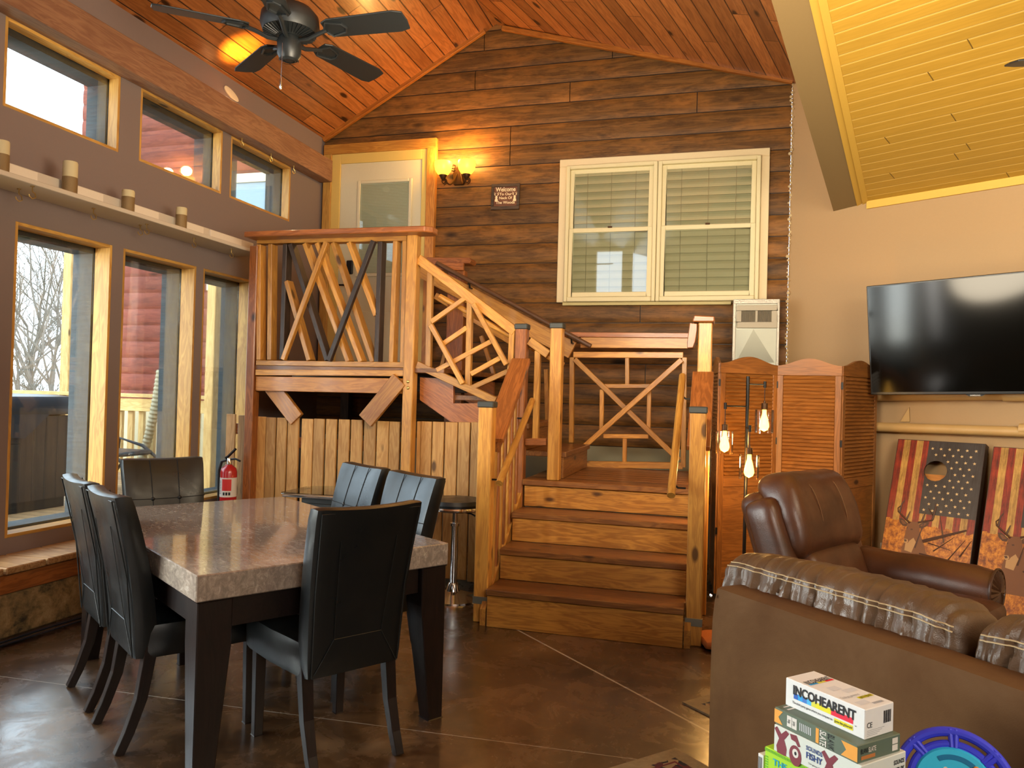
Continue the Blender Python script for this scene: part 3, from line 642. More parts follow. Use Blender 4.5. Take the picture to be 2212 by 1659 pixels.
# ------------------------------------------------------------------ dining set
TC = V((-2.185, 3.208, 0)); TU = V((-.833, .553, 0)).normalized(); TV = V((.553, .833, 0)).normalized(); TA = math.atan2(TU.y, TU.x)
TM = Matrix(((TU.x, -TV.x, 0, TC.x), (TU.y, -TV.y, 0, TC.y), (0, 0, 1, 0), (0, 0, 0, 1)))
dt = thing('dining_table', 'dining table with thick polished brown marble top on dark tapered legs', 'table', TC, TA)
MB().box((-.865, -.54, .665), (.865, .54, .76), TM).build('tabletop', marble, dt, WM[dt.name], .004)
for sx in (-1, 1):
    for sy in (-1, 1):
        x0, y0 = sx*.80, sy*.47; m = MB(); a = .062; b = .036; zt = .664
        m.add([(x0+a*p-(0), y0+a*q, zt) for p, q in ((-1, -1), (1, -1), (1, 1), (-1, 1))]+[(x0+a*p, y0+a*q, .50) for p, q in ((-1, -1), (1, -1), (1, 1), (-1, 1))]+[(x0+sx*(a-b)+b*p, y0+sy*(a-b)+b*q, 0) for p, q in ((-1, -1), (1, -1), (1, 1), (-1, 1))],
              [(0, 1, 2, 3), (11, 10, 9, 8)]+[(i+4*j, (i+1) % 4+4*j, (i+1) % 4+4*(j+1), i+4*(j+1)) for j in (0, 1) for i in range(4)], TM)
        m.build('leg', espresso, dt, TM @ frame((x0, y0, .3), (0, 0, 1)), .004)
for lo, hi in (((-.735, .482, .555), (.735, .507, .664)), ((-.735, -.507, .555), (.735, -.482, .664)), ((-.837, -.405, .555), (-.812, .405, .664)), ((.812, -.405, .555), (.837, .405, .664))):
    MB().box(lo, hi, TM).build('apron', espresso, dt, WM[dt.name], .002)
def make_chair(label):
    c = thing('dining_chair', label, 'chair', (0, 0, 0), 0, 'black leather dining chairs')
    def seatfn(p):
        w = 1-.10*max(0, -p.x/.25); q = V((p.x, p.y*w, p.z))
        if p.z > 0: q.z += .018*(1-(p.x/.26)**2)*(1-(p.y/.24)**2)
        return q
    MB().rbox((.245, .228, .07), .028, (10, 10, 4), tr(.01, 0, .418), seatfn).build('seat', blk, c)
    def backfn(p):
        t = (p.z+.325)/.65; x = -.045*t-.085*t*t; w = .88+.14*t; th = 1-.25*t
        return V((p.x*th+x+.018*t*(abs(p.y)/.22)**2+(.012*math.sin(PI*min(1, t))*(1-(p.y/.25)**2) if p.x > 0 else 0), p.y*w, p.z-.01*(1-(p.y/.23)**2)*t))
    bM = tr(-.222, 0, .675)
    back = MB().rbox((.048, .225, .325), .022, (3, 12, 14), bM, backfn).build('backrest', blk, c)
    def fp(y, z, front=True, off=.0015): p = backfn(V((.048 if front else -.048, y, z))); return bM @ (p+V((off if front else -off, 0, 0)))
    m = MB()
    for y in (-.075, .075): m.tube([fp(y, -.3+.62*i/14) for i in range(15)], .0022, 5)
    for z in (.10, -.09): m.tube([fp(-.22+.44*i/10, z) for i in range(11)], .0022, 5)
    m.build('tufting_seam', seam, back)
    m = MB(); zt = .302
    m.tube([fp(-.205, -.31, False), fp(-.2, 0, False), fp(-.203, zt, False), fp(.203, zt, False), fp(.2, 0, False), fp(.205, -.31, False)], .003, 6)
    m.tube([fp(-.203, -.315, False), fp(-.11, -.18, False), fp(.11, -.18, False), fp(.203, -.315, False)], .002, 5)
    m.tube([fp(-.11, -.18, False), fp(-.12, .2, False)], .0015, 5); m.tube([fp(.11, -.18, False), fp(.12, .2, False)], .0015, 5)
    m.build('piping', plain('dark_piping', lin('1c2021'), .4), back)
    for y in (-.075, .075):
        m = MB(); p = fp(y, .10); m.sph(p, .011, None, 6, (.6, 1, 1)); m.build('button', rubber, back)
    for y in (-.183, .183):
        m = MB(); m.add([(.17+.045*i, y+s*.022, z) for z, f in ((.36, 0), ) for i, s in ((0, -1), (1, -1), (1, 1), (0, 1))]+[(.176+.036*i, y+s*.018, 0) for i, s in ((0, -1), (1, -1), (1, 1), (0, 1))], [(0, 1, 2, 3), (7, 6, 5, 4)]+[(i, (i+1) % 4, (i+1) % 4+4, i+4) for i in range(4)])
        m.build('leg', espresso, c, frame((.19, y, .2), (0, 0, 1)), .003)
        m = MB(); m.tube([(-.205, y*.97, .40), (-.215, y*.97, .33), (-.235, y*.97, .2), (-.275, y*.97, .08), (-.31, y*.97, 0)], [.033, .032, .029, .026, .024], 4, None, True, True)
        m.build('leg', espresso, c, frame((-.24, y, .2), (.2, 0, 1)), .002)
    return c
def chair_at(u, v, ang, label, first=None):
    p = TC+TU*u+TV*v
    if first is None: return p
    return dup(first, (p.x, p.y, 0), ang, label, 'black leather dining chairs')
c0 = make_chair('black leather dining chair at the near table end showing its plain back')
p = chair_at(-.735, .015, 0, ''); c0.matrix_basis = tr(p.x, p.y, 0) @ rz(TA); WM[c0.name] = c0.matrix_basis.copy()
aV = math.atan2(TV.y, TV.x)
chair_at(-.22, -.345, aV, 'black leather dining chair on the window side, nearest of the two', c0)
chair_at(.28, -.345, aV, 'black leather dining chair on the window side, behind its nearer twin', c0)
chair_at(.815, -.075, TA+PI, 'black leather dining chair at the far table end facing the camera', c0)
chair_at(-.25, .44, aV+PI, 'black leather dining chair on the stair side, closest to the bar stool', c0)
chair_at(.27, .44, aV+PI, 'black leather dining chair on the stair side, beside the glass-topped bar cart', c0)
# bar stool
bs = thing('bar_stool', 'round black bar stool on a chrome pedestal before the picket panel', 'stool', (-1.80, 5.02, 0)); sM = WM[bs.name]
MB().lathe([(.205, 0), (.2, .012), (.13, .03), (.05, .055), (.036, .10), (.03, .11)], sM, 40).build('base', chrome, bs)
MB().lathe([(.026, .10), (.026, .50), (.033, .50), (.033, .52), (.019, .52), (.019, .62)], sM, 20).build('pedestal', chrome, bs)
MB().lathe([(.19, .615), (.202, .622), (.205, .632), (.2, .642)], sM, 40, True).build('seat_ring', chrome, bs)
MB().lathe([(.2, .642), (.203, .66), (.19, .685), (.1, .694), (.0001, .696)], sM, 40, True).build('seat', blk, bs)
tubeo('lift_lever', [sM @ V((.02, 0, .605)), sM @ V((.14, -.06, .60)), sM @ V((.17, -.075, .59))], .006, blkm, bs, 6)
# glass-topped bar cart
bc = thing('bar_cart', 'small black cabinet with chrome-edged glass top behind the dining table', 'cart', (-2.55, 4.72, 0)); cM = frame((-2.52, 4.75, 0), (1, .03, 0))
boxes = MB().box((-.22, -.17, .12), (.28, .2, .695), cM).build('cabinet', plain('black_laminate', lin('181b1a'), .4), bc, cM, .006)
g = [(-.33, -.24, .72), (.33, -.24, .72), (.33, .24, .72), (-.10, .24, .72), (-.33, .1, .72)]
MB().prism(g, (0, 0, .012), cM).build('glass_top', deskglass, bc)
m = MB(); m.tube([cM @ V((x, y, .714)) for x, y in ((-.31, .1), (-.34, -.2), (-.31, -.245), (.34, -.245))], .013, 10); m.build('chrome_edge', chrome, bc)
m = MB(); m.tube([cM @ V((x, y, .745)) for x, y in ((-.06, .14), (.04, .17))], .007, 8); m.build('bottle_rail', chrome, bc)
dw = MB().box((-.21, -.181, .5), (.27, -.17, .66), cM).build('drawer', plain('black_drawer_front', lin('121514'), .4), bc, None, .003); m = MB(); m.sph(cM @ V((.0, -.195, .60)), .014, None, 7); m.build('knob', chrome, dw)
for x in (-.2, .26):
    for y in (-.15, .18): MB().lathe([(.015, 0), (.015, .12)], cM @ tr(x, y, 0), 10).build('foot', chrome, bc)
for x, y in ((-.1, -.1), (.12, .05)): tubeo('standoff', [cM @ V((x, y, .69)), cM @ V((x, y, .72))], .012, chrome, bc, 8)
# fire extinguisher on the ledge end
e0 = at(492, 1090, Y=5.20); ez = .40; ex = thing('fire_extinguisher', 'red fire extinguisher with black hose by the last window', 'extinguisher', (e0.x, 5.20, 0)); eM = tr(e0.x, 5.20, .345)
EH = at(492, 1003, Y=5.2).z-.345
MB().lathe([(.058, 0), (.063, .012), (.063, EH-.06), (.055, EH-.03), (.03, EH-.008), (.022, EH)], eM, 28).build('cylinder', exred, ex)
MB().lathe([(.0637, EH-.30+.05), (.0637, EH-.10)], eM, 28, False).build('paper_label', lab_w, ex)
def arcq(r, a0, a1, z0, z1, M, n=8):
    m = MB()
    for i in range(n):
        t0 = a0+(a1-a0)*i/n; t1 = a0+(a1-a0)*(i+1)/n; m.add([(r*math.cos(t0), r*math.sin(t0), z0), (r*math.cos(t1), r*math.sin(t1), z0), (r*math.cos(t1), r*math.sin(t1), z1), (r*math.cos(t0), r*math.sin(t0), z1)], [(0, 1, 2, 3)], M)
    return m
arcq(.0642, -1.75, -.6, EH-.20, EH-.11, eM).build('red_panel', lab_r, ex)
m = MB()
for i in range(3): m.s = 0; q = arcq(.0646, -1.6+.33*i, -1.36+.33*i, EH-.235, EH-.212, eM, 3); k = len(m.v); m.v += q.v; m.f += [[a+k for a in f] for f in q.f]; m.mi += q.mi; m.sm += q.sm
for i in range(9): q = arcq(.0646, -2.25, -1.9, EH-.225+i*.012, EH-.221+i*.012, eM, 2); k = len(m.v); m.v += q.v; m.f += [[a+k for a in f] for f in q.f]; m.mi += q.mi; m.sm += q.sm
m.build('pictogram', ink, ex)
MB().lathe([(.065, EH-.31), (.065, EH-.287)], eM, 28, False).build('steel_band', chrome, ex)
MB().lathe([(.02, EH), (.02, EH+.03), (.014, EH+.05)], eM, 12).build('valve', chrome, ex)
tubeo('lever', [eM @ V((-.03, 0, EH+.05)), eM @ V((.0, -.01, EH+.065)), eM @ V((.07, -.02, EH+.125))], .011, blkm, ex, 6); tubeo('carry_handle', [eM @ V((0, 0, EH+.04)), eM @ V((.06, 0, EH+.045)), eM @ V((.10, 0, EH+.03))], .008, blkm, ex, 6)
tubeo('hose', [eM @ V(q) for q in ((-.015, -.005, EH+.035), (-.06, -.01, EH+.02), (-.082, -.01, EH-.05), (-.082, 0, .05), (-.078, 0, .0))], .011, rubber, ex, 8)
boxp('standing_block', (e0.x-.08, 5.12, 0), (e0.x+.08, 5.3, .343), pine_grey, ex)
# cords on the floor by the footing
m = MB()
for j in range(3): m.tube([(-3.72+.02*j+.02*math.sin(i*.9+j), 2.2+i*.25, .012+.006*(j == 1)) for i in range(11)], .007, 6)
tag(m.build('extension_cord', bluecord), 'dark blue power cords lying along the footing under the window ledge', 'cord')
# candle shelf
sh = thing('wall_shelf', 'long white shelf with raised front blocks under the upper windows', 'shelf', (XW, 4.2, 2.536)); SX = -3.81
RX = SX-.10
boxp('shelf_board', (XW, .5, 2.536), (SX, 5.66, 2.564), shelf_p, sh)
zr_ = at(110, 381, X=RX).z; zb_ = at(50, 362, X=RX+.015).z
boxp('back_rail', (RX-.015, .5, 2.5645), (RX, 5.655, zr_), shelf_p, sh, .002)
bsw = plain('bright_shelf_white', lin('ded4c2'), .5)
for a, b in ((-60, 82), (150, 224), (262, 344), (380, 441), (456, 523)):
    ya = at(a, 357+a*.262, X=RX+.016).y; yb = at(b, 357+b*.262, X=RX+.016).y
    boxp('rail_block', (RX+.0005, ya, 2.5645), (RX+.016, yb, zb_), bsw, sh, .002)
def hook(par, p):
    m = MB(); z = p.z; m.tube([(p.x, p.y, z), (p.x, p.y, z-.03), (p.x+.008, p.y+.012, z-.042), (p.x+.004, p.y+.02, z-.062), (p.x, p.y+.002, z-.072), (p.x, p.y-.016, z-.062), (p.x, p.y-.02, z-.05)], .0032, 6); m.lathe([(.011, -.004), (.011, 0)], tr(*p), 10)
    return m.build('cup_hook', brass, par)
for x, y in ((41, 408), (70, 402), (202, 450), (303, 486), (317, 484), (419, 514), (500, 538)): hook(sh, at(x, y, Z=2.536))
for x, y in ((523, 290), (586, 325), (635, 352)): p = at(x, y, X=XW+.05); p.z = 3.545; hook(bpy.data.objects['trim_3'], p)
for i, (x, y, r, h, lab) in enumerate(((2, 395, .037, .17, 'candle cut by the frame edge, with a gold glitter base on the shelf'), (150, 420, .042, .19, 'tallest candle on the shelf with gold glitter base'), (276, 455, .04, .14, 'shorter candle with melted gold-banded base, between the tallest and last candles'), (391, 490, .039, .15, 'last candle toward the stairs, with gold base, on the shelf'))):
    p = at(x, y, X=SX-.048); c = thing('pillar_candle', 'cream pillar '+lab, 'candle', (p.x, p.y, 2.5645), 0, 'shelf candles'); M = WM[c.name]
    MB().lathe([(r*.99, .09), (r*.99, h-.008), (r*.92, h), (r*.8, h-.004), (.001, h-.012)], M, 24).build('wax', wax, c)
    MB().lathe([(r, 0), (r*1.015, .004)]+[(r*(1.015 if k % 2 else 1.0), .008+k*.008) for k in range(11)]+[(r, .095)], M, 24).build('gold_band', glit, c)
    tubeo('wick', [M @ V((0, 0, h-.015)), M @ V((.002, 0, h+.004))], .0015, ink, c, 5)
# ------------------------------------------------------------------ ceiling fan
def make_fan(label, loc, rod):
    f = thing('ceiling_fan', label, 'fan', loc); M = WM[f.name]
    MB().lathe([(.02, .12), (.02, rod)], M, 14).build('downrod', fanm, f)
    MB().lathe([(.02, rod-.08), (.075, rod-.02), (.08, rod+.04)], M, 24).build('ceiling_canopy', fanm, f)
    MB().lathe([(.055, -.035), (.135, -.01), (.15, .03), (.145, .075), (.115, .11), (.05, .135), (.02, .14)], M, 40).build('motor_housing', fanm, f)
    m = MB()
    for k in range(36):
        a = 2*PI*k/36; m.tube([M @ V((math.cos(a)*r, math.sin(a)*r, z)) for r, z in ((.07, -.034), (.135, -.013))], .0028, 5)
    m.build('cooling_fin', fanm, f)
    MB().lathe([(.02, -.155), (.045, -.15), (.06, -.125), (.062, -.06), (.05, -.035)], M, 28).build('switch_housing', fanm, f)
    m = MB()
    for r in (.03, .045): m.lathe([(r, -.158+.0*r), (r+.006, -.153)], M, 24, False)
    m.build('ring_moulding', fanm, f)
    tubeo('pull_chain', [M @ V((.0, -.062, -.09)), M @ V((.002, -.066, -.19)), M @ V((0, -.066, -.28))], .0022, chrome, f, 5)
    MB().lathe([(.004, 0), (.008, .012), (.006, .05), (.003, .06)], M @ tr(0, -.066, -.33), 10).build('chain_fob', chrome, f)
    for k in range(5):
        R = M @ rz(math.radians(1+72*k)) @ Matrix.Rotation(math.radians(-13), 4, 'X')
        pts = [(.20, -.045), (.24, -.066), (.60, -.075), (.648, -.06), (.655, 0), (.648, .06), (.60, .075), (.24, .066), (.20, .045)]
        b = MB().prism([(x, y, -.012) for x, y in pts], (0, 0, .008), R).build('blade', fanm, f, R, .002)
        m = MB(); m.tube([M @ rz(math.radians(1+72*k)) @ V(q) for q in ((.05, 0, -.055), (.11, .0, -.052), (.17, 0, -.03))]+[R @ V((.215, 0, -.018))], .011, 8)
        m.tube([R @ V(q) for q in ((.20, 0, -.017), (.23, -.05, -.016), (.31, -.03, -.016), (.325, 0, -.016), (.31, .03, -.016), (.23, .05, -.016), (.20, 0, -.017))], .007, 6)
        m.build('blade_iron', fanm, b)
    return f
fan = make_fan('black five-bladed ceiling fan with pull chain under the pine ceiling', (-2.23, 3.48, 3.275), 1.72)
tip = at(2181, 137, dep=3.2); f2 = dup(fan, tip+V((.655*math.cos(.15), .655*math.sin(.15), .01)), .15+PI-math.radians(1), 'second ceiling fan mostly beyond the frame, one dark blade tip under the mustard boards')
f2['group'] = ''; del f2['group']
# wall downlight and a small cover plate on the painted band
p = at(498, 203, X=XW+.004); dl = thing('downlight', 'small round lit downlight set in the painted band above the window beam', 'light', tuple(p)); M = frame(p, (0, .95, -.25), z=(1, 0, 0)) @ Matrix.Diagonal((1.5, .5, 1, 1))
MB().lathe([(.062, 0), (.066, .012), (.052, .014)], M, 24).build('trim_ring', white_p, dl); MB().lathe([(.052, .006), (.0005, .008)], M, 24).build('lens', spot_m, dl)
# ------------------------------------------------------------------ wall sconce
c = at(993, 381, Y=YL-.03); sc = thing('wall_sconce', 'two-arm bronze wall sconce with lit amber glass bowls beside the door', 'lamp', (c.x, YL-.02, c.z))
m = MB(); m.prism([(c.x-.055, YL-.025, c.z-.09), (c.x+.055, YL-.025, c.z-.09), (c.x+.07, YL-.025, c.z), (c.x+.055, YL-.025, c.z+.09), (c.x-.055, YL-.025, c.z+.09), (c.x-.07, YL-.025, c.z)], (0, -.025, 0)); m.build('backplate', bronze, sc, None, .008)
SHP = []
for (px, py, bx) in ((957.5, 361, -1), (1008, 359, 1)):
    s = at(px, py, Y=6.93); base = V((s.x, s.y, s.z-.088)); M = tr(s.x, s.y, s.z)
    a = V((c.x+bx*.02, YL-.05, c.z)); d = V((base.x-a.x, base.y-a.y, 0)); path = []
    for i in range(15):
        t = i/14; path.append((a.x+d.x*t, a.y+d.y*t, a.z+.02-.11*math.sin(PI*min(1, t*1.05))-(a.z+.02-base.z+.02)*t**3))
    tubeo('arm', path, .0075, bronze, sc, 8)
    m = MB(); sp = []
    for i in range(26):
        t = i/25; ang = -PI/2+t*3.4*PI; r = .035*(1-t*.75); sp.append((base.x-d.x*.0+r*math.cos(ang)*.9+.012, base.y, base.z-.05+r*math.sin(ang)))
    m.tube(sp, .006, 6)
    m.build('scroll', bronze, sc); m = MB()
    if bx < 0: m.tube([(a.x-.03+.03*math.cos(q*.5), a.y-.03, a.z+.07+.03*math.sin(q*.5)) for q in range(12)], .006, 6).build('upper_scroll', bronze, sc)
    MB().lathe([(.012, -.125), (.02, -.115), (.038, -.085), (.04, -.078)], M, 18).build('cup', bronze, sc)
    sh_ = MB().lathe([(.03, -.08), (.055, -.066), (.078, -.03), (.087, .02), (.084, .05), (.081, .05), (.084, .02), (.074, -.028), (.05, -.06), (.001, -.072)], M, 32).build('shade', amber, sc)
    m = MB(); m.sph((0, 0, .035), .034, M, 8, (1, 1, 1.1)); m.build('bulb', bulb_m, sh_); SHP.append(s)
# ------------------------------------------------------------------ welcome sign
s = at(1092, 425, Y=YL-.035); sg = thing('wall_sign', 'small dark framed welcome sign with cream lettering and deer heads on the log wall', 'sign', (s.x, YL-.03, s.z)); M = frame(s, (1, 0, -.012), z=(0, -1, 0)); hw, hh = .142, .125
face = wood('sign_board', lin('7a4a2e'), lin('573221'), .6, .2)
MB().box((-hw, -hh, -.008), (hw, hh, .0), M).build('board', face, sg, M)
for lo, hi in (((-hw, hh-.028), (hw, hh)), ((-hw, -hh), (hw, -hh+.034)), ((-hw, -hh+.034), (-hw+.026, hh-.028)), ((hw-.026, -hh+.034), (hw, hh-.028))):
    MB().box((*lo, -.008), (*hi, .012), M).build('frame', wood('sign_frame', lin('54402e'), lin('332418'), .6, .1), sg, M @ frame((0, 0, 0), (1, 0, 0)), .002)
cl = plain('sign_cream', lin('f2dcb0'), .6)
for t_, y, wd, h in (('Welcome', .07, .20, .058), ('To Our', .025, .125, .036), ('Neck Of', -.012, .13, .036), ('The Woods', -.056, .19, .038)): text('lettering', t_, M @ tr(0, y, .001), h, cl, sg, wd, .02)
for sx in (-1, 1):
    m = MB(); x = sx*.092
    m.poly([(x-.014, -.045, .0015), (x+.014, -.045, .0015), (x+.016, -.03, .0015), (x+.009, -.015, .0015), (x+.012, .0, .0015), (x, .012, .0015), (x-.012, .0, .0015), (x-.009, -.015, .0015), (x-.016, -.03, .0015)], M)
    for q in (-1, 1):
        m.tube([M @ V(v) for v in ((x+q*.004, .008, .0015), (x+q*.02, .022, .0015), (x+q*.022, .045, .0015))], .003, 4); m.tube([M @ V(v) for v in ((x+q*.016, .02, .0015), (x+q*.008, .04, .0015))], .0025, 4)
    m.build('deer_head', cl, sg)
# ------------------------------------------------------------------ air duct with register
dp = lambda px, py, y=YL-.24: at(px, py, Y=y)
a, b = dp(1585, 648), dp(1684, 648); zt, zb = a.z, dp(1585, 785).z-.0
du = thing('air_duct', 'foil-taped sheet metal duct boot with register below the twin window', 'duct', ((a.x+b.x)/2, YL-.13, 1.2))
MB().box((a.x, YL-.24, .0), (b.x, YL-.04, zt)).build('duct_boot', galv, du, None, .004)
m = MB(); ys = YL-.2405; cx = (a.x+b.x)/2; zr2 = dp(1640, 712).z; zq = dp(1640, 783).z
m.add([(cx-.02, ys-.03, zr2), (a.x+.03, ys, zq), (b.x-.03, ys, zq)], [(0, 1, 2)]); m.add([(cx-.02, ys-.03, zr2), (a.x+.03, ys, zq), (a.x+.02, ys, zr2)], [(0, 1, 2)]); m.add([(cx-.02, ys-.03, zr2), (b.x-.03, ys, zq), (b.x-.02, ys, zr2)], [(0, 1, 2)])
m.build('pleated_panel', galv, du)
for lo, hi in (((a.x-.004, YL-.246, 1.32), (a.x+.022, YL-.1, zt+.004)), ((b.x-.02, YL-.246, 1.32), (b.x+.004, YL-.1, zt+.004)), ((a.x, YL-.247, zt-.035), (b.x, YL-.1, zt+.006))): boxp('foil_tape', lo, hi, foil, du)
r0_, r1_ = dp(1592, 660), dp(1678, 709); g = thing('register', 'x', 'x', (0, 0, 0)); bpy.data.objects.remove(g)
gx0, gx1, gz0, gz1 = r0_.x, r1_.x, r1_.z, r0_.z; yr = YL-.25; rg = MB()
for lo, hi in (((gx0, gz0), (gx1, gz0+.05)), ((gx0, gz1-.045), (gx1, gz1)), ((gx0, gz0+.05), (gx0+.04, gz1-.045)), ((gx1-.045, gz0+.05), (gx1, gz1-.045)), (((gx0+gx1)/2-.012, gz0+.05), ((gx0+gx1)/2+.008, gz1-.045))): rg.box((lo[0], yr-.012, lo[1]), (hi[0], yr, hi[1]))
rgo = rg.build('register', grille, du, None, .003)
m = MB(); n = 22
for k in range(n):
    x = gx0+.045+(gx1-gx0-.095)*k/(n-1); m.add([(x, yr-.011, gz0+.05), (x+.007, yr-.002, gz0+.05), (x+.007, yr-.002, gz1-.045), (x, yr-.011, gz1-.045)], [(0, 1, 2, 3)])
m.build('louvre_fin', grille, rgo); boxp('register_shade_plate', (gx0+.04, yr-.001, gz0+.05), (gx1-.045, yr+.004, gz1-.045), ink, rgo, 0)  # black plate behind the fins stands in for the shade inside
# ------------------------------------------------------------------ folding screen
def hz(px, dep): p = at(px, 900, dep=dep); return V((p.x, p.y, 0))
def solve(H, px, far, w=.43):
    lo = None; best = None
    for i in range(400):
        d = 4.6+i*.005; p = hz(px, d); e = abs((p-H).length-w); side = d > (H-V((0, 0, 0))).dot(V((fw.x, fw.y, 0)))+.0
        if side == far and (best is None or e < best[0]): best = (e, p)
    return best[1]
H0 = hz(1553, 5.55); H1 = hz(1677, 5.74); H2 = hz(1817, 5.56); H3 = hz(1891, 6.0); Hm = hz(1541, 5.95)
fs = thing('folding_screen', 'tall louvred wooden folding screen with wavy top in the corner behind the recliner', 'screen', tuple((H1+H2)/2))
def panel(A_, B_, tilt=0):
    d = (B_-A_); L = d.length; M = frame(A_, d); pn = []
    zt, zm = 1.708, .84; st_ = .045; t2 = .011
    top = [(0, zt-.02)]+[(L*i/16, zt-.01+.055*(.5-.5*math.cos(2*PI*i/16))**1.0-.01) for i in range(17)]+[(L, zt-.02)]
    poly = [(x+(.001 if i == 0 else 0), -t2, z) for i, (x, z) in enumerate(top)]+[(L, -t2, zt-.09), (0, -t2, zt-.09)]
    root = MB().prism(poly, (0, 2*t2, 0), M).build('panel', screen_w, fs, M @ frame((L/2, 0, zt), (1, 0, 0)))
    for x0 in (0, L-st_): MB().box((x0, -t2, .02), (x0+st_, t2, zt-.0905), M).build('stile', screen_w, root, M @ frame((x0+.02, 0, .8), (0, 0, 1)), .003)
    for z0, z1 in ((.05, .13), (zm-.05, zm+.03)): MB().box((st_+.0005, -t2, z0), (L-st_-.0005, t2, z1), M).build('cross_rail', screen_w, root, M @ frame((L/2, 0, z0), (1, 0, 0)), .003)
    MB().box((st_+.0005, -.004, .13), (L-st_-.0005, .004, zm-.05), M).build('lower_panel', screen_w, root, M @ frame((L/2, 0, .5), (1, 0, 0)))
    m = MB(); z = zm+.032
    while z < zt-.115: m.box((st_+.001, -.006, -.017), (L-st_-.001, .006, .017), M @ tr(0, 0, z+.015) @ Matrix.Rotation(math.radians(-38), 4, 'X') @ tr(0, 0, 0)); z += .0275
    m.build('louvres', screen_w, root, M @ frame((L/2, 0, 1.2), (1, 0, 0)))
    return root
ps = [panel(Hm, H0), panel(H0, H1), panel(H1, H2), panel(H2, H3)]
for Hh in (H0, H1, H2):
    for z in (.45, 1.1, 1.52): boxp('hinge', (Hh.x-.007, Hh.y-.016, z), (Hh.x+.007, Hh.y-.011, z+.05), blkm, ps[1], .001)
# ------------------------------------------------------------------ floor lamp with three glass pendants
D = 5.08; pb = at(1614, 900, dep=D); pt = at(1614.5, 813, dep=D); lp = thing('floor_lamp', 'black three-arm floor lamp with glass cylinder shades and glowing bulbs before the screen', 'lamp', (pb.x, pb.y, 0))
MB().lathe([(.13, 0), (.13, .015), (.02, .03)], tr(pb.x, pb.y, 0), 28).build('base', blkm, lp)
MB().lathe([(.0115, .02), (.0115, pt.z)], tr(pb.x, pb.y, 0), 16).build('pole', blkm, lp)
LB = []
for (ax, ay, gx0, gx1, gy0, gy1, dd) in ((1567, 877, 1547.5, 1584, 931, 981, -.05), (1652.5, 831, 1631.5, 1670.5, 885, 936, -.0), (1620, 926, 1598, 1640, 982, 1036, -.16)):
    e = at(ax, ay, dep=D+dd); p0 = V((pb.x, pb.y, e.z)); ar = MB(); ar.tube([p0, e], .006, 8); ar.lathe([(.010, -.02), (.010, .022)], tr(*e), 10); arm = ar.build('arm', blkm, lp)
    cx = (gx0+gx1)/2; gt = at(cx, gy0, dep=D+dd); gb = at(cx, gy1, dep=D+dd); r = .5*(gx1-gx0)/FPX*(D+dd); M = tr(e.x, e.y, 0)
    tubeo('cord', [e, V((e.x, e.y, gt.z+.045))], .0025, ywire, lp, 6)
    MB().lathe([(.006, gt.z+.06), (.007, gt.z+.045), (.02, gt.z+.043), (.021, gt.z+.002)], M, 18).build('socket', bronze, lp)
    MB().lathe([(.02, gt.z), (r, gt.z), (r, gb.z)], M, 32, False).build('glass_shade', lampglass, lp)
    m = MB(); m.lathe([(.013, gt.z-.0), (.014, gt.z-.03), (.02, gt.z-.05), (.03, gb.z+.065), (.032, gb.z+.045), (.024, gb.z+.025), (.001, gb.z+.012)], M, 18); m.build('bulb', bulb_m, lp); LB.append(V((e.x, e.y, gb.z+.05)))
# ------------------------------------------------------------------ television and pipes
def wl_pt(px, py, off): return at(px, py, pl=(K+Wn*off, Wn))
def sof(p): return (p-K).dot(Wd)
tl_, bl_ = wl_pt(1866, 620, .16), wl_pt(1889, 853, .05)
s0 = (sof(tl_)+sof(bl_))/2
T1 = wl_pt(1881, 853, .34); T0 = wl_pt(1866, 619, .43); T2 = wl_pt(2212, 851.5, .26); W_ = 1.40
xd = (T2-T1).normalized(); upv = T0-T1; upv = upv-xd*upv.dot(xd)*.75; H_ = upv.length; tz = upv.normalized(); tn = xd.cross(tz).normalized(); tz = tn.cross(xd); tn = -tn if tn.dot(Wn) < 0 else tn
M = Matrix(((xd.x, tz.x, tn.x, T1.x), (xd.y, tz.y, tn.y, T1.y), (xd.z, tz.z, tn.z, T1.z), (0, 0, 0, 1)))
tv = thing('television', 'large flat black television mounted on the tan wall above the pipes', 'television', tuple(K+Wd*(s0+.7)+Wn*.03+V((0, 0, 1.5))))
MB().box((0, 0, -.035), (W_, H_, 0), M).build('housing', tvblk, tv, None, .004)
MB().box((.012, .02, .0002), (W_-.012, H_-.012, .0015), M).build('screen', screenblk, tv)
lx = wl_pt(2107, 850, .28); lxx = (lx-T1).dot(xd)
MB().prism([(lxx-.06, .0, -.02), (lxx+.06, 0, -.02), (lxx+.04, -.013, -.02), (lxx-.04, -.013, -.02)], (0, 0, .022), M).build('logo_tab', tvblk, tv)
text('lettering', 'SAMSUNG', M @ tr(lxx, -.0065, .0025), .012, plain('silver_lettering', lin('c9c6bd'), .4), tv, .062, .02)
MB().box((W_*.35, H_*.3, -.12), (W_*.65, H_*.7, -.036), M).build('wall_bracket', blkm, tv)
pipe_p = plain('tan_pipe_paint', lin('b89660'), .5)
def pipe(label, py0, py1, jx):
    a = wl_pt(1890, py0, .065); b = wl_pt(2212, py1, .065); d = (b-a); b2 = b+d*1.6; a2 = a-d*.28; t = thing('wall_pipe', label, 'pipe', tuple(a)); r = .037
    MB().tube([a2, b2], r, 20).build('pipe_run', pipe_p, t, frame(a, d))
    j = wl_pt(jx, (py0+py1)/2, .065); MB().tube([j, j+d.normalized()*.30], r*1.14, 20).build('coupling', pipe_p, t, frame(j, d))
    for q in (.15, .9): p = a+d*q; MB().tube([p, p-Wn*.06], .012, 8).build('standoff', pipe_p, t)
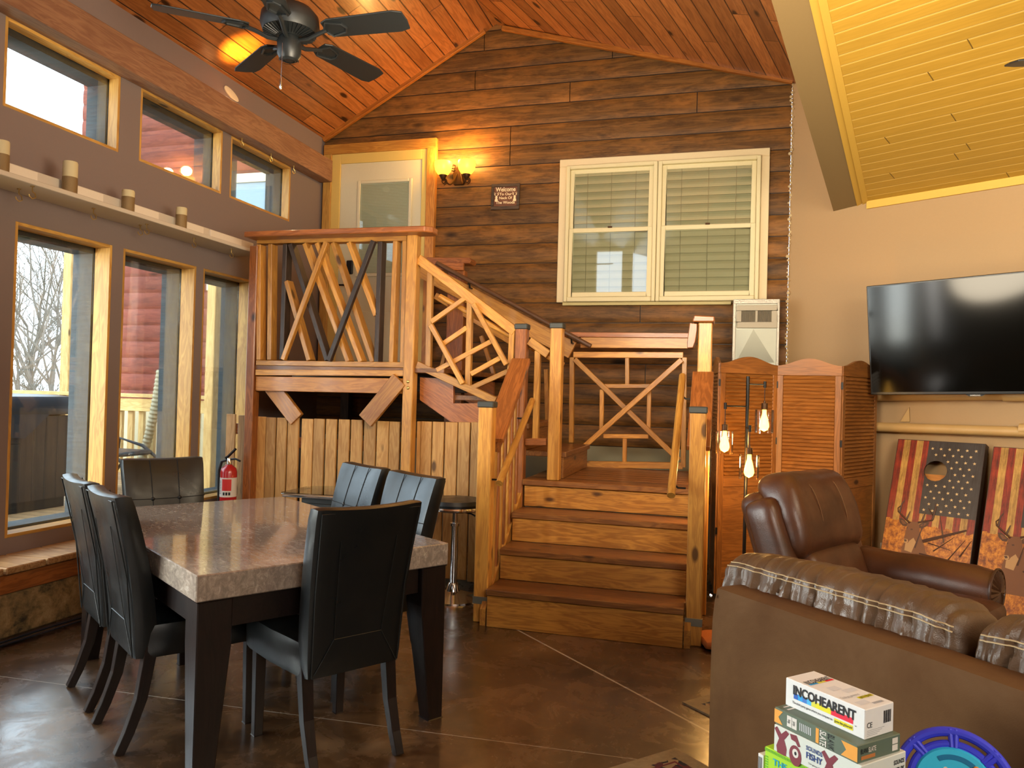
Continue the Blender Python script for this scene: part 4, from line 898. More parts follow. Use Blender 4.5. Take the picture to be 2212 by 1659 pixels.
pipe('upper tan pipe running along the wall just under the television', 856, 853, 2168); pipe('lower tan pipe running along the wall above the game boards', 922, 933, 2203)
a = wl_pt(1946, 911, .004); b = wl_pt(1965, 880, .004); c_ = wl_pt(1966, 911, .004)
tag(MB().prism([a, b, c_], Wn*.012).build('wood_shim', pipe_p), 'small torn tan wedge stuck to the wall above the lower pipe', 'shim')
# outlet
p = wl_pt(1913, 1190, .002); ot = thing('power_outlet', 'white wall outlet with a black plug beside the game boards', 'outlet', tuple(p)); M = Matrix(((Wd.x, 0, Wn.x, p.x), (Wd.y, 0, Wn.y, p.y), (0, 1, 0, p.z), (0, 0, 0, 1)))
MB().box((-.04, -.06, 0), (.04, .06, .006), M).build('cover_plate', lab_w, ot, None, .003); MB().box((-.016, -.012, .006), (.016, .022, .035), M).build('plug', rubber, ot, None, .004)
tubeo('plug_cord', [M @ V(q) for q in ((0, 0, .03), (-.015, -.02, .04), (-.02, -.08, .03), (-.02, -.3, .02))], .004, rubber, ot, 6)
# ------------------------------------------------------------------ bag-toss boards leaning on the wall
BW_, BL = .60, 1.22
def mk_print():
    t = NT('weathered_print'); return t
def worn(name, a, b, f=.7):
    t = NT(name); o = t.obj(); n = t.noise(t.vm('MULTIPLY', o, (30, 3, 1)), 2.2, 6, .75, .4); n2 = t.noise(o, 7, 4, .6)
    x, y, z = t.sep(o); pk = t.math('ABSOLUTE', t.math('SUBTRACT', t.math('FRACT', t.math('MULTIPLY', x, 11.5)), .5))
    c = t.mix(t.map(.40, .62, t.math('ADD', t.math('MULTIPLY', n, .6), t.math('MULTIPLY', n2, .4)), 0, 1), c4(a), c4(b)); c = t.mix(t.map(.492, .5, pk, 0, .8), c, c4(lin('1e140c')))
    t.col(c); t.set(Roughness=.42); return t.m
stripe_r = worn('print_red', lin('96331d'), lin('4a1a10')); stripe_c = worn('print_cream', lin('c49a52'), lin('7a5a2a')); canton = worn('print_navy', lin('3a3636'), lin('2a2420')); star_m = plain('print_star', lin('cbb282'), .5)
deer_d = plain('print_deer_dark', lin('4a2b17'), .5, bs=20); deer_l = plain('print_deer_light', lin('6f4424'), .5, bs=25); edge_m = plain('board_edge', lin('2c1a12'), .5)
def field_mat():
    t = NT('print_autumn_field'); o = t.obj(); n = t.noise(o, 14, 8, .8, .2); n2 = t.noise(t.vm('MULTIPLY', o, (1, .4, 1)), 60, 4, .7)
    t.col(t.ramp(t.math('ADD', t.math('MULTIPLY', n, .7), t.math('MULTIPLY', n2, .3)), [(.36, lin('4a1f0c')), (.46, lin('8a4a14')), (.55, lin('c07a22')), (.66, lin('d99a3c'))])); t.set(Roughness=.45); return t.m
field = field_mat()
def make_board(label, s_left, zt, lean):
    base = K+Wd*(s_left+BW_/2)+Wn*(.075+math.sqrt(max(0, BL**2-zt**2))); topc = K+Wd*(s_left+BW_/2)+Wn*.075+V((0, 0, zt))
    u_ = (topc-base).normalized(); n_ = Wd.cross(u_); n_ = -n_ if n_.dot(Wn) < 0 else n_
    M = Matrix(((Wd.x, u_.x, n_.x, base.x), (Wd.y, u_.y, n_.y, base.y), (Wd.z, u_.z, n_.z, base.z+.004), (0, 0, 0, 1)))
    t = link('game_board', None, None, M); tag(t, label, 'game board', 'bag toss boards')
    hw = BW_/2; hc = V((-.005, BL-.23)); hr = .078; N = 40
    # deck with a real hole: ring of quads from circle to rectangle outline
    def outline(a):
        c, s = math.cos(a), math.sin(a); ks = []
        if c > 1e-6: ks.append((hw-hc.x)/c)
        if c < -1e-6: ks.append((-hw-hc.x)/c)
        if s > 1e-6: ks.append((BL-hc.y)/s)
        if s < -1e-6: ks.append((-hc.y)/s)
        k = min(ks); return (hc.x+c*k, hc.y+s*k)
    angs = sorted([2*PI*i/N for i in range(N)]+[math.atan2(y-hc.y, x-hc.x) % (2*PI) for x in (-hw, hw) for y in (0, BL)])
    n = len(angs); vs = []
    for z in (0, -.014):
        vs += [(hc.x+hr*math.cos(a), hc.y+hr*math.sin(a), z) for a in angs]+[(*outline(a), z) for a in angs]
    fs = []
    for i in range(n):
        j = (i+1) % n; fs += [(i, j, n+j, n+i), (2*n+j, 2*n+i, 3*n+i, 3*n+j), (i, 2*n+i, 2*n+j, j), (n+i, n+j, 3*n+j, 3*n+i)]
    m = MB(); m.add(vs, fs, M); m.build('deck_panel', edge_m, t, M)
    # printed face: stripes, canton, stars, field, deer, each layer a hair above the last, clear of the hole
    def strip(mb, x0, x1, y0, y1, z):
        if y0 < hc.y+hr and y1 > hc.y-hr and x0 < hc.x+hr and x1 > hc.x-hr:
            steps = 14; top = []; bot = []
            for i in range(steps+1):
                x = x0+(x1-x0)*i/steps; dx = abs(x-hc.x); h = math.sqrt(hr*hr-dx*dx) if dx < hr else 0; top.append((x, hc.y+h)); bot.append((x, hc.y-h))
            for i in range(steps):
                for (a0, a1, b0, b1) in ((top[i], top[i+1], y1, y1), ): mb.add([(a0[0], a0[1], z), (a1[0], a1[1], z), (a1[0], y1, z), (a0[0], y1, z)], [(0, 1, 2, 3)], M)
                mb.add([(bot[i][0], y0, z), (bot[i+1][0], y0, z), (bot[i+1][0], bot[i+1][1], z), (bot[i][0], bot[i][1], z)], [(0, 1, 2, 3)], M)
        else: mb.add([(x0, y0, z), (x1, y0, z), (x1, y1, z), (x0, y1, z)], [(0, 1, 2, 3)], M)
    pm = MB(); y_f = .60; e = .004
    ns = 13; xs = [-hw+e+(BW_-2*e)*i/ns for i in range(ns+1)]; cx = -.075; cy = .66
    for i in range(ns):
        pm.m = i % 2; x0, x1 = xs[i], xs[i+1]
        if x1 <= cx+.001: strip(pm, x0, x1, .50, BL-e, .0006)
        elif x0 < cx: strip(pm, x0, cx, .50, BL-e, .0006); strip(pm, cx, x1, .50, cy, .0006)
        else: strip(pm, x0, x1, .50, cy, .0006)
    pm.m = 2; strip(pm, cx, hw-e, cy, BL-e, .0006)
    pm.m = 3; rng = random.Random(4)
    for r in range(11):
        for q in range(5 if r % 2 else 6):
            x = cx+.03+.058*q+(.029 if r % 2 else 0); y = cy+.03+.047*r
            if (x-hc.x)**2+(y-hc.y)**2 < (hr+.02)**2 or x > hw-.02: continue
            pts = []
            for k in range(10): a = PI/2+k*PI/5+.2; rr = .0125 if k % 2 == 0 else .005; pts.append((x+rr*math.cos(a), y+rr*math.sin(a), .0012))
            pm.poly(pts, M)
    pm.m = 4; top = []
    for i in range(25): x = -hw+e+(BW_-2*e)*i/24; top.append((x, .60+.016*math.sin(i*1.9)*rng.uniform(.3, 1)-.05*(i/24)))
    for i in range(24): pm.add([(top[i][0], e, .001), (top[i+1][0], e, .001), (top[i+1][0], top[i+1][1], .001), (top[i][0], top[i][1], .001)], [(0, 1, 2, 3)], M)
    def pol(pts, mi, z): pm.m = mi; pm.poly([(x-.105, y+.545, z) for x, y in pts], M)
    pol([(-.045, -.34), (.17, -.34), (.14, -.22), (.09, -.10), (.055, -.02), (.045, .03), (-.015, .03), (-.03, -.05), (-.05, -.16)], 6, .0014)
    pol([(-.022, .045), (.035, .05), (.048, .02), (.046, -.02), (.02, -.05), (.0, -.085), (-.012, -.112), (-.034, -.118), (-.045, -.095), (-.042, -.06), (-.038, -.01), (-.034, .025)], 6, .0018)
    pol([(-.046, -.088), (-.020, -.086), (-.012, -.104), (-.022, -.118), (-.038, -.117)], 7, .0020); pol([(-.044, -.092), (-.026, -.09), (-.022, -.104), (-.036, -.108)], 5, .0023)
    pol([(-.010, -.008), (.004, -.004), (.008, -.014), (-.006, -.018)], 5, .0022); pol([(-.037, .0), (-.030, .002), (-.030, -.010), (-.036, -.010)], 5, .0022)
    pol([(-.03, -.122), (.02, -.07), (.04, -.10), (.02, -.18), (-.03, -.17)], 7, .0016)
    pol([(-.034, .03), (-.075, .062), (-.098, .060), (-.092, .03), (-.066, .006), (-.038, .006)], 5, .0018); pol([(-.040, .026), (-.072, .05), (-.084, .046), (-.066, .018)], 6, .0021)
    pol([(.045, .035), (.088, .062), (.112, .056), (.10, .03), (.07, .006), (.048, .008)], 5, .0018); pol([(.052, .028), (.084, .05), (.094, .044), (.07, .016)], 6, .0021)
    pm.m = 5
    for pts in (((-.02, .035), (-.07, .075), (-.112, .11), (-.118, .135), (-.10, .155)), ((-.10, .105), (-.095, .17), (-.08, .20)), ((-.045, .06), (-.03, .12)), ((.035, .045), (.08, .06), (.13, .075), (.135, .1), (.09, .16)), ((.06, .055), (.075, .13)), ((.13, .08), (.14, .17), (.135, .2))):
        pm.tube([M @ V((x-.105, y+.545, .002)) for x, y in pts], [.008*(1-.6*i/(len(pts)-1)) for i in range(len(pts))], 5)
    for k in range(7):
        x0, y0 = rng.uniform(-.1, .28), rng.uniform(.25, .5); a = rng.uniform(-.3, 2.2); L = rng.uniform(.15, .3); x1 = max(-hw+.01, min(hw-.01, x0+L*math.cos(a))); pm.tube([M @ V((x0, y0, .0016)), M @ V((x1, y0+L*math.sin(a), .0016))], [.006, .002], 4)
    pm.tube([M @ V((-.02, .46, .0016)), M @ V((.25, .58, .0016))], [.016, .008], 4)
    pm.build('printed_face', [stripe_r, stripe_c, canton, star_m, field, deer_d, deer_l, plain('print_deer_pale', lin('b08a5c'), .5)], t, M)
    for nm, lo, hi in (('side_board', (-hw, 0, -.07), (-hw+.018, BL, -.0145)), ('side_board', (hw-.018, 0, -.07), (hw, BL, -.0145)), ('end_board', (-hw+.018, 0, -.07), (hw-.018, .018, -.0145)), ('end_board', (-hw+.018, BL-.018, -.07), (hw-.018, BL, -.0145))):
        MB().box(lo, hi, M).build(nm, edge_m, t, M @ frame(lo, (0, 1, 0) if nm[0] == 's' else (1, 0, 0), z=(0, 0, 1)))
    MB().box((-hw+.02, BL-.30, -.06), (hw-.02, BL-.25, -.03), M).build('brace', pine_yel, t, M)
    return t
sa, sb = sof(wl_pt(1942, 950, .06)), sof(wl_pt(2148, 962, .06))
bz = wl_pt(2040, 955, .075).z
make_board('bag toss board with flag and deer print leaning on the wall, nearest the folding screen', sa, bz, 0)
make_board('second bag toss board with flag and deer print, cut by the frame edge', sb, bz-.015, 0)
# ------------------------------------------------------------------ recliner
fa = math.radians(-33); fd = V((math.cos(fa), math.sin(fa), 0)); bt = at(1712, 1040, dep=4.12)
ro = V((bt.x, bt.y, 0))+fd*.49; rc = thing('recliner', 'brown leather recliner with pillow headrest and rolled arms beyond the sofa', 'armchair', tuple(ro), fa); RM = WM[rc.name]
def wr(amp, fr, sd=0): return lambda q: amp*mnoise.noise(V((q.x*fr+sd, q.y*fr, q.z*fr*.6)))
def soft(amp=.012, fr=6, sd=0, fn=None):
    f = wr(amp, fr, sd)
    def g(q):
        q = V(q); L = max(.01, q.length); k = f(q); q = q+q/L*k
        return fn(q) if fn else q
    return g
MB().rbox((.42, .40, .15), .04, (8, 8, 4), RM @ tr(.02, 0, .21), soft(.004)).build('base', brown, rc)
MB().rbox((.33, .285, .09), .05, (10, 10, 5), RM @ tr(.13, 0, .425), soft(.014, 5, 3)).build('seat_cushion', brown, rc)
tilt = Matrix.Rotation(math.radians(-20), 4, 'Y')
BM = RM @ tr(-.27, 0, .36) @ tilt
shell = MB().rbox((.085, .36, .33), .07, (5, 14, 12), BM @ tr(-.06, 0, .315), soft(.006, 4, 1)).build('back_shell', brown, rc)
MB().rbox((.10, .29, .15), .075, (7, 14, 8), BM @ tr(.05, 0, .17), soft(.012, 6, 5)).build('lumbar_cushion', brown, rc)
def headfn(q):
    q = soft(.014, 7, 9)(q); return V((q.x+.03*(1-(q.z/.2)**2), q.y*(1-.10*max(0, q.z/.2)), q.z))
head = MB().rbox((.105, .345, .225), .085, (8, 16, 12), BM @ tr(.045, -.0, .49), headfn).build('headrest_cushion', brown, rc)
m = MB()
for y in (-.13, .13): m.tube([BM @ tr(.045, 0, .50) @ (V((.108+.03*(1-(z/.2)**2)-(abs(z)/.2)**4*.06, y, z))) for z in [(-.19+.38*i/14) for i in range(15)]], .0022, 5)
m.build('stitching', plain('tan_thread', lin('7d5a3a'), .7), head)
for sy in (-1, 1):
    MB().rbox((.09, .07, .30), .055, (5, 5, 10), BM @ tr(.0, sy*.345, .30), soft(.006, 5, 7)).build('wing', brown, rc)
    def armfn(q): return V((q.x, q.y, q.z-.03*max(0, (-q.x-.1))))
    prof = [(-.105, .0), (-.105, .34)]+[(-.02+.115*math.cos(a)*1.0, .475+.115*math.sin(a)) for a in [PI*1.10-PI*1.32*i/14 for i in range(15)]]+[(.065, .34), (.065, 0)]
    m = MB(); x0, x1 = -.36, .37; nx = 8; k = len(prof); vs = []
    for i in range(nx+1):
        x = x0+(x1-x0)*i/nx; s_ = 1 if 0 < i < nx else .965
        vs += [(x, sy*(.40)+(-sy)*(-y*s_), .05+z*s_+.004*math.sin(i*1.7)) for y, z in prof]
    m.add(vs, [(i*k+j, i*k+(j+1) % k, (i+1)*k+(j+1) % k, (i+1)*k+j) for i in range(nx) for j in range(k)], RM, True)
    m.add(vs[:k], [tuple(range(k))], RM); m.add(vs[-k:], [tuple(range(k))], RM)
    am = m.build('arm', brown, rc, None, 0, 50)
    c_ = V((x1+.006, sy*.40+sy*-.02*-1*1.0, .05+.475)); ring = [RM @ V((x1+.004, sy*(.40-.02), .525))+RM.to_3x3() @ V((0, .108*math.cos(2*PI*i/28), .108*math.sin(2*PI*i/28))) for i in range(29)]
    pl2 = MB(); pl2.tube(ring, .007, 6)
    vs = [RM @ V((x1+.02, sy*(.38), .525))]; n = 40
    for r_, xx in ((.045, .018), (.10, .004)):
        for i in range(n): a = 2*PI*i/n; vs.append(RM @ V((x1+xx+(.006 if i % 2 else 0), sy*.38+r_*math.cos(a), .525+r_*math.sin(a))))
    pl2.add(vs, [(0, 1+i, 1+(i+1) % n) for i in range(n)]+[(1+i, 1+n+i, 1+n+(i+1) % n, 1+(i+1) % n) for i in range(n)])
    pl2.build('pleated_arm_front', leather('pleated_leather', lin('4a2d1a'), lin('2c190d'), .4, .3, 9), am)
for sx in (-.3, .3):
    for sy in (-.3, .3): MB().lathe([(.025, 0), (.03, .058)], RM @ tr(sx, sy, 0), 10).build('foot', blkm, rc)
# ------------------------------------------------------------------ sofa seen from behind
SE = V((.687, -.726, 0)).normalized(); SN = V((.726, .687, 0)).normalized(); P1 = at(1531, 1262, Z=.80); SO = V((P1.x, P1.y, 0))
SM = Matrix(((SE.x, SN.x, 0, SO.x), (SE.y, SN.y, 0, SO.y), (0, 0, 1, 0), (0, 0, 0, 1)))     # local x along the back, local y toward the seat
sf = link('sofa', None, None, SM); tag(sf, 'brown leather sofa seen from behind with faded stitched back cushions', 'sofa')
SL_ = 2.35
def backfn2(q): return V((q.x, q.y+.012*max(0, q.z/.375)**3+(.004*math.sin(q.x*9) if q.z > .3 else 0), q.z+.006*mnoise.noise(V((q.x*2.2, 0, 3)))*(q.z > .2)))
MB().rbox((SL_/2, .065, .375), .03, (60, 4, 14), SM @ tr(SL_/2, .065, .425), backfn2).build('back_panel', backing, sf)
MB().rbox((SL_/2-.02, .40, .16), .03, (20, 6, 4), SM @ tr(SL_/2, .54, .21)).build('base', backing, sf)
for x in (0, SL_): MB().rbox((.12, .40, .27), .09, (6, 12, 8), SM @ tr(.125 if x == 0 else SL_-.125, .54, .36), soft(.006, 4)).build('arm', faded, sf)
PLC = (SO+SN*.19, SN); gp = (SM.inverted() @ at(2113, 1410, pl=PLC)).x; c0x = (SM.inverted() @ at(1574, 1262, pl=PLC)).x
edges = [-.0+c0x, gp, gp+(gp-c0x)*.98, SL_-.07]
for i in range(3):
    a, b = edges[i], edges[i+1]; hx = (b-a)/2-.004; hz_ = .20; hy = .13
    def cfn(q, hx=hx, i=i):
        u = q.x/hx; v = q.z/.2; k = V(q)
        k.z += .02*(1-u*u)-.06*max(0, abs(u)-.82)*2*max(0, v)+(.012*u if i == 0 else .012); k.y += .0
        w = 0
        for f, s, am in ((41, 0, .4), (67, 1.3, .35), (103, 2.1, .25)): w += am*math.sin(u*f+s+i*2+4.5*mnoise.noise(V((u*4, v*1.5, i))))
        amp = .013*math.exp(-((v-.5)/.5)**2)*(1 if q.y < .06 else .6); n = V((0, q.y/.125, q.z/.2)); n = n.normalized() if n.length > 0 else n
        k += n*(w*amp+.007*mnoise.noise(V((q.x*5, q.y*5, q.z*5+i))))
        g = math.exp(-((v-.60)/.07)**2) if q.y < 0 else 0; k -= n*.008*g
        return k
    lean = Matrix.Rotation(math.radians(-8), 4, 'X')
    cm = SM @ tr((a+b)/2, .225, .685) @ lean
    cu = MB().rbox((hx, hy, hz_), .085, (120, 10, 26), cm, cfn).build('back_cushion', faded, sf)
    sm_ = MB(); from mathutils.bvhtree import BVHTree
    bv = BVHTree.FromPolygons([v.co.copy() for v in cu.data.vertices], [tuple(p.vertices) for p in cu.data.polygons]); cwi = WM[cu.name].inverted()
    for dz in (.150, .163):
        pts = []
        for t in range(121):
            u = -1+2*t/120; org = cwi @ (cm @ V((u*(hx-.03), -.5, dz-.05*max(0, abs(u)-.8)))); dr = (cwi.to_3x3() @ (cm.to_3x3() @ V((0, 1, 0)))).normalized(); h_ = bv.ray_cast(org, dr)
            if h_[0]: pts.append(WM[cu.name] @ (h_[0]-dr*.0018))
        sm_.tube(pts, .0022, 5)
    sm_.build('stitching', stitch, cu)
    MB().rbox((hx, .31, .085), .05, (12, 10, 5), SM @ tr((a+b)/2, .66, .455), soft(.01, 5, i)).build('seat_cushion', faded, sf)
for x in (.1, SL_-.1):
    for y in (.1, .85): MB().lathe([(.022, .008), (.03, .06)], SM @ tr(x, y, 0), 10).build('foot', blkm, sf)
MB().lathe([(.001, .004), (.006, .002), (.007, 0)], frame(SM @ V((.012, -.001, .765)), SE, z=-SN), 8, False).build('corner_tack', chrome, sf)
# tote bag with red strap on the sofa seat, orange cushion on the floor
p = at(1916, 1262, dep=3.15); bg = thing('tote_bag', 'bag standing on the sofa seat, only its red strap loop showing over the cushion', 'bag', (p.x, p.y, .545)); rt2 = V((rt.x, rt.y, 0)).normalized()
BGM = frame((p.x, p.y, .545), rt2); hgt = p.z-.545
MB().rbox((.14, .05, max(.03, hgt/2-.03)), .03, (6, 4, 5), BGM @ tr(0, 0, max(.03, hgt/2-.03))).build('body', plain('bag_canvas', lin('3a3530'), .8), bg)
m = MB(); pts = [(-.075+.15*i/12, 0, hgt-.05+.075*math.sin(PI*i/12)) for i in range(13)]
for i in range(12):
    a, b = V(pts[i]), V(pts[i+1]); m.add([a+V((0, -.018, 0)), b+V((0, -.018, 0)), b+V((0, .018, 0)), a+V((0, .018, 0))], [(0, 1, 2, 3)], BGM, True)
m.build('strap', redstrap, bg)
p = at(1511, 1357, dep=4.42); oM = frame((p.x+.20, p.y+.06, 0), rt2)
tag(MB().rbox((.20, .12, .03), .029, 8, oM @ tr(0, 0, .034), soft(.012, 8)).build('floor_cushion', orange_c), 'orange cloth floor cushion, one corner peeking out left of the sofa back', 'cushion')
# ------------------------------------------------------------------ games table, boxes and round game
def face_text(par, M, items):
    for (body, x, y, h, w, m_, *r) in items:
        R = M @ tr(x, y, .0008) @ (rz(r[0]) if r else I4); text('lettering', body, R, h, m_, par, w, r[1] if len(r) > 1 else .012)
def game_box(label, A, B, Cc, ztop, h, mat, lid=None):
    a, b, c = at(*A, Z=ztop), at(*B, Z=ztop), at(*Cc, Z=ztop); ex = (b-a); L = ex.length; ex.normalize(); ey = V((-ex.y, ex.x, 0)); W = abs((c-b).dot(ey))
    t = thing('game_box', label, 'game box', ((a+b)/2+ey*W/2-V((0, 0, h)))[:], 0, 'stacked board games'); M = Matrix(((ex.x, ey.x, 0, a.x), (ex.y, ey.y, 0, a.y), (0, 0, 1, ztop-h), (0, 0, 0, 1)))
    MB().box((0, 0, 0), (L, W, h), M).build('carton', mat, t, M, .0015)
    F = M @ Matrix(((1, 0, 0, 0), (0, 0, -1, 0), (0, 1, 0, 0), (0, 0, 0, 1)))     # front face: x right, y up
    E_ = M @ Matrix(((0, 0, 1, L), (1, 0, 0, 0), (0, 1, 0, 0), (0, 0, 0, 1)))     # right end face
    T = M @ tr(0, 0, h)
    return t, F, E_, T, L, W, h
def rects(par, name, M, lst, mat, z=.0005):
    m = MB()
    for x0, y0, x1, y1 in lst: m.add([(x0, y0, z), (x1, y0, z), (x1, y1, z), (x0, y1, z)], [(0, 1, 2, 3)], M)
    return m.build(name, mat, par)
def shapes(par, name, M, polys, mat, z=.0006):
    m = MB()
    for p_ in polys: m.poly([(x, y, z) for x, y in p_], M)
    return m.build(name, mat, par)
def ell(cx, cy, rx, ry, n=20): return [(cx+rx*math.cos(2*PI*i/n), cy+ry*math.sin(2*PI*i/n)) for i in range(n)]
GD = 1.72; Ztop = at(1697.6, 1463, dep=GD).z; zb1 = at(1697, 1521.5, dep=GD).z; dpt = lambda p: (p-CAM).dot(fw); h1 = Ztop-zb1
box_white = plain('white_carton', lin('e3e2df'), .45); cy_b = [plain('ink_blue%d' % i, lin(c), .5) for i, c in enumerate(('2a5fb8', '2f9fe0', '3d78c9', '4bb4e8'))]; ye = plain('ink_yellow', lin('e8dc20'), .5); ye2 = plain('ink_pale_yellow', lin('dcd84e'), .5); rd = plain('ink_red', lin('e3203c'), .5); grey_i = plain('ink_grey', lin('9a9a9c'), .6); lgrey = plain('ink_pale_grey', lin('cfd0d2'), .6)
t, F, E_, T, L, W, h = game_box('white game box with black lettering over blue, yellow and red bars, topmost of the stack', (1697.6, 1463), (1869, 1533.8), (1933, 1516.9), Ztop, h1, box_white)
x0, x1 = L*.115, L*.885; yb = h*.36
for i in range(4): rects(t, 'colour_bar', F, [(x0+(L*.235)*i/4, yb, x0+L*.235*(i+1)/4, yb+h*.20)], cy_b[i])
rects(t, 'colour_bar', F, [(x0+L*.235, yb, x0+L*.29, yb+h*.20)], ye2); rects(t, 'colour_bar', F, [(x0+L*.29, yb, x0+L*.485, yb+h*.20)], ye); rects(t, 'colour_bar', F, [(x0+L*.485, yb, x1-L*.02, yb+h*.20)], rd)
rects(t, 'highlight', F, [(L*.64, h*.135, x1-L*.02, h*.30)], ye)
face_text(t, F, [('INCOHEARENT', L*.50, h*.66, h*.46, L*.79, ink, 0, .03), ('The adult party game where you compete to', L*.36, h*.22, h*.115, L*.52, ink), ('guess the gibberish!', L*.752, h*.22, h*.12, L*.21, ink), ('TM', L*.895, h*.335, h*.06, L*.016, ink)])
face_text(t, E_, [('CE', W*.15, h*.45, h*.26, W*.17, ink, 0, .0)])
rects(t, 'barcode', E_, [(W*(.64+.026*i), h*.38, W*(.64+.026*i+(.014 if i % 3 else .02)), h*.80) for i in range(10)], ink); rects(t, 'small_print', E_, [(W*.07, h*(.10+.055*i), W*(.75-.08*(4-i)), h*(.115+.055*i)) for i in range(4)], grey_i)
rects(t, 'colour_bar', T, [(L*.265, W*.10, L*.30, W*.38)], cy_b[1]); rects(t, 'colour_bar', T, [(L*.265, W*.38, L*.30, W*.65)], ye2); rects(t, 'colour_bar', T, [(L*.265, W*.65, L*.30, W*.93)], rd)
face_text(t, T, [('INCOHEARENT', L*.24, W*.51, h*.38, W*.84, ink, PI/2, .02)]); rects(t, 'highlight', T, [(L*.745, W*.45, L*.79, W*.94)], ye); face_text(t, T, [('guess the gibberish!', L*.767, W*.70, h*.22, W*.42, ink, PI/2), ('The adult party game where you', L*.70, W*.36, h*.2, W*.6, grey_i, PI/2)])
rects(t, 'faint_block', T, [(L*.42, W*.3, L*.52, W*.6), (L*.54, W*.5, L*.62, W*.9), (L*.82, W*.15, L*.9, W*.5)], lgrey, .0004); rects(t, 'barcode', T, [(L*.905, W*(.5+.05*i), L*.945, W*(.5+.05*i+.03)) for i in range(7)], grey_i)
h2 = .0375*1.02; green = plain('sage_green_carton', lin('5d6a58'), .5); org = plain('ink_orange', lin('e8a040'), .5)
h2 = zb1-at(1673, 1561.4, dep=dpt(at(1673.8, 1526, Z=zb1))).z
t, F, E_, T, L, W, h = game_box('sage green game box with orange ribbons, second from the top of the stack', (1673.8, 1526), (1852.9, 1611.4), (1949.3, 1586), zb1, h2, green)
def ribbon(x0, x1, right): return [(x0, h*.1), (x1, h*.1), (x1-(.012 if right else 0), h*.5), (x1, h*.9), (x0, h*.9)] if right else [(x0, h*.1), (x1, h*.1), (x1, h*.9), (x0, h*.9), (x0+.012, h*.5)]
shapes(t, 'ribbon', F, [ribbon(0, L*.11, True)], org); shapes(t, 'ribbon', F, [ribbon(L*.82, L, False)], org); [rects(t, 'card_picture', F, [q_], lab_w) for q_ in ((L*.165, h*.2, L*.225, h*.85), (L*.23, h*.2, L*.29, h*.85), (L*.885, h*.3, L*.935, h*.7))]
rects(t, 'title_stripe', F, [(L*.525, h*.08, L*.562, h*.92)], org); rects(t, 'small_print', F, [(L*(.325+.022*i), h*.3, L*(.325+.022*i)+.002, h*.75) for i in range(7)], lgrey)
face_text(t, F, [('SLATE', L*.61, h*.5, h*.62, h*.84, lab_w, -PI/2, .02), ('BLANK', L*.70, h*.5, h*.62, h*.84, ink, -PI/2, .0), ('hop', L*.195, h*.52, h*.28, L*.04, ink, -PI/2), ('jump', L*.26, h*.52, h*.28, L*.045, ink, -PI/2)])
face_text(t, E_, [('BLANK', W*.15, h*.62, h*.38, W*.17, ink, 0, .01), ('SLATE', W*.325, h*.62, h*.38, W*.17, lab_w, 0, .01)]); rects(t, 'title_stripe', E_, [(W*.08, h*.16, W*.40, h*.36)], plain('ink_copper', lin('b8743a'), .5)); rects(t, 'card_picture', E_, [(W*.80, h*.53, W*.93, h*.86), (W*.80, h*.15, W*.93, h*.48)], lab_w)
rects(t, 'card_picture', T, [(L*.05, W*.10, L*.07, W*.26), (L*.11, W*.08, L*.135, W*.5)], lab_w); z3 = zb1-h2
h3 = z3-at(1671.5, 1620, dep=dpt(at(1672.3, 1563.7, Z=z3))).z; fishw = plain('pale_mint_carton', lin('d5d9cf'), .5); fr_ = plain('ink_maroon', lin('7c2f3a'), .55); fb_ = plain('ink_fish_blue', lin('2a5aa5'), .5); navy = plain('ink_navy', lin('23407f'), .5)
t, F, E_, T, L, W, h = game_box('pale game box with maroon fish pictures, third from the top of the stack', (1672.3, 1563.7), (1861.3, 1655.2), (1957.4, 1622.1), z3, h3, fishw)
def fish(cx, dy): return [(cx-.010, dy), (cx+.013, dy), (cx+.015, dy+.016), (cx+.008, dy+.034), (cx+.021, dy+.052), (cx+.012, dy+.056), (cx, dy+.044), (cx-.012, dy+.056), (cx-.019, dy+.05), (cx-.006, dy+.032), (cx-.013, dy+.014)]
for q_ in [fish(L*.095, .0), [(x, y) for x, y in ell(L*.27, .012, .016, .022)], [(L*.20, h*.93), (L*.28, h*.97), (L*.33, h*.62), (L*.30, h*.58), (L*.27, h*.72), (L*.22, h*.74)], fish(L*.66, -.002)]: shapes(t, 'fish_picture', F, [q_], fr_)
shapes(t, 'fish_picture', F, [[(L*.83, h*.5), (L*.845, h*.62), (L*.875, h*.45), (L*.91, h*.58), (L*.93, h*.5), (L*.90, h*.1), (L*.86, h*.1)]], fb_); shapes(t, 'fish_eye', F, [ell(L*.272, h*.30, .008, .0095)], lab_w, .0009); shapes(t, 'fish_pupil', F, [ell(L*.274, h*.30, .003, .004)], ink, .0012)
face_text(t, F, [('SOUNDS', L*.49, h*.72, h*.22, L*.185, navy, 0, .02), ('FISHY', L*.49, h*.45, h*.32, L*.185, navy, 0, .02), ('The game of', L*.49, h*.2, h*.08, L*.13, ink)])
face_text(t, E_, [('SOUNDS', W*.83, h*.72, h*.22, W*.24, ink, 0, .02), ('FISHY', W*.83, h*.42, h*.30, W*.24, ink, 0, .02)]); shapes(t, 'fish_picture', E_, [ell(W*.48, h*.2, W*.14, h*.28)], fr_)
z4 = z3-h3+.004; lime = plain('lime_carton', lin('a6d62a'), .5); lime2 = plain('ink_green', lin('5fae2c'), .5); tq = plain('ink_turquoise', lin('1fa0b8'), .5)
zz4 = z3-h3-.0005; cD = 1.60; gc = at(2063, 1700, dep=cD); zt_ = min(zz4-.055, gc.z-.118); h4 = zz4-zt_-.0005
t, F, E_, T, L, W, h = game_box('lime green game box with turquoise lettering at the bottom of the stack', (1652.5, 1611.5), (1862, 1716), (1960, 1684), zz4, h4, lime)
m_ = []
for i in range(60): m_.append((L*i/60, h*.94, L*(i+.55)/60, h*.985))
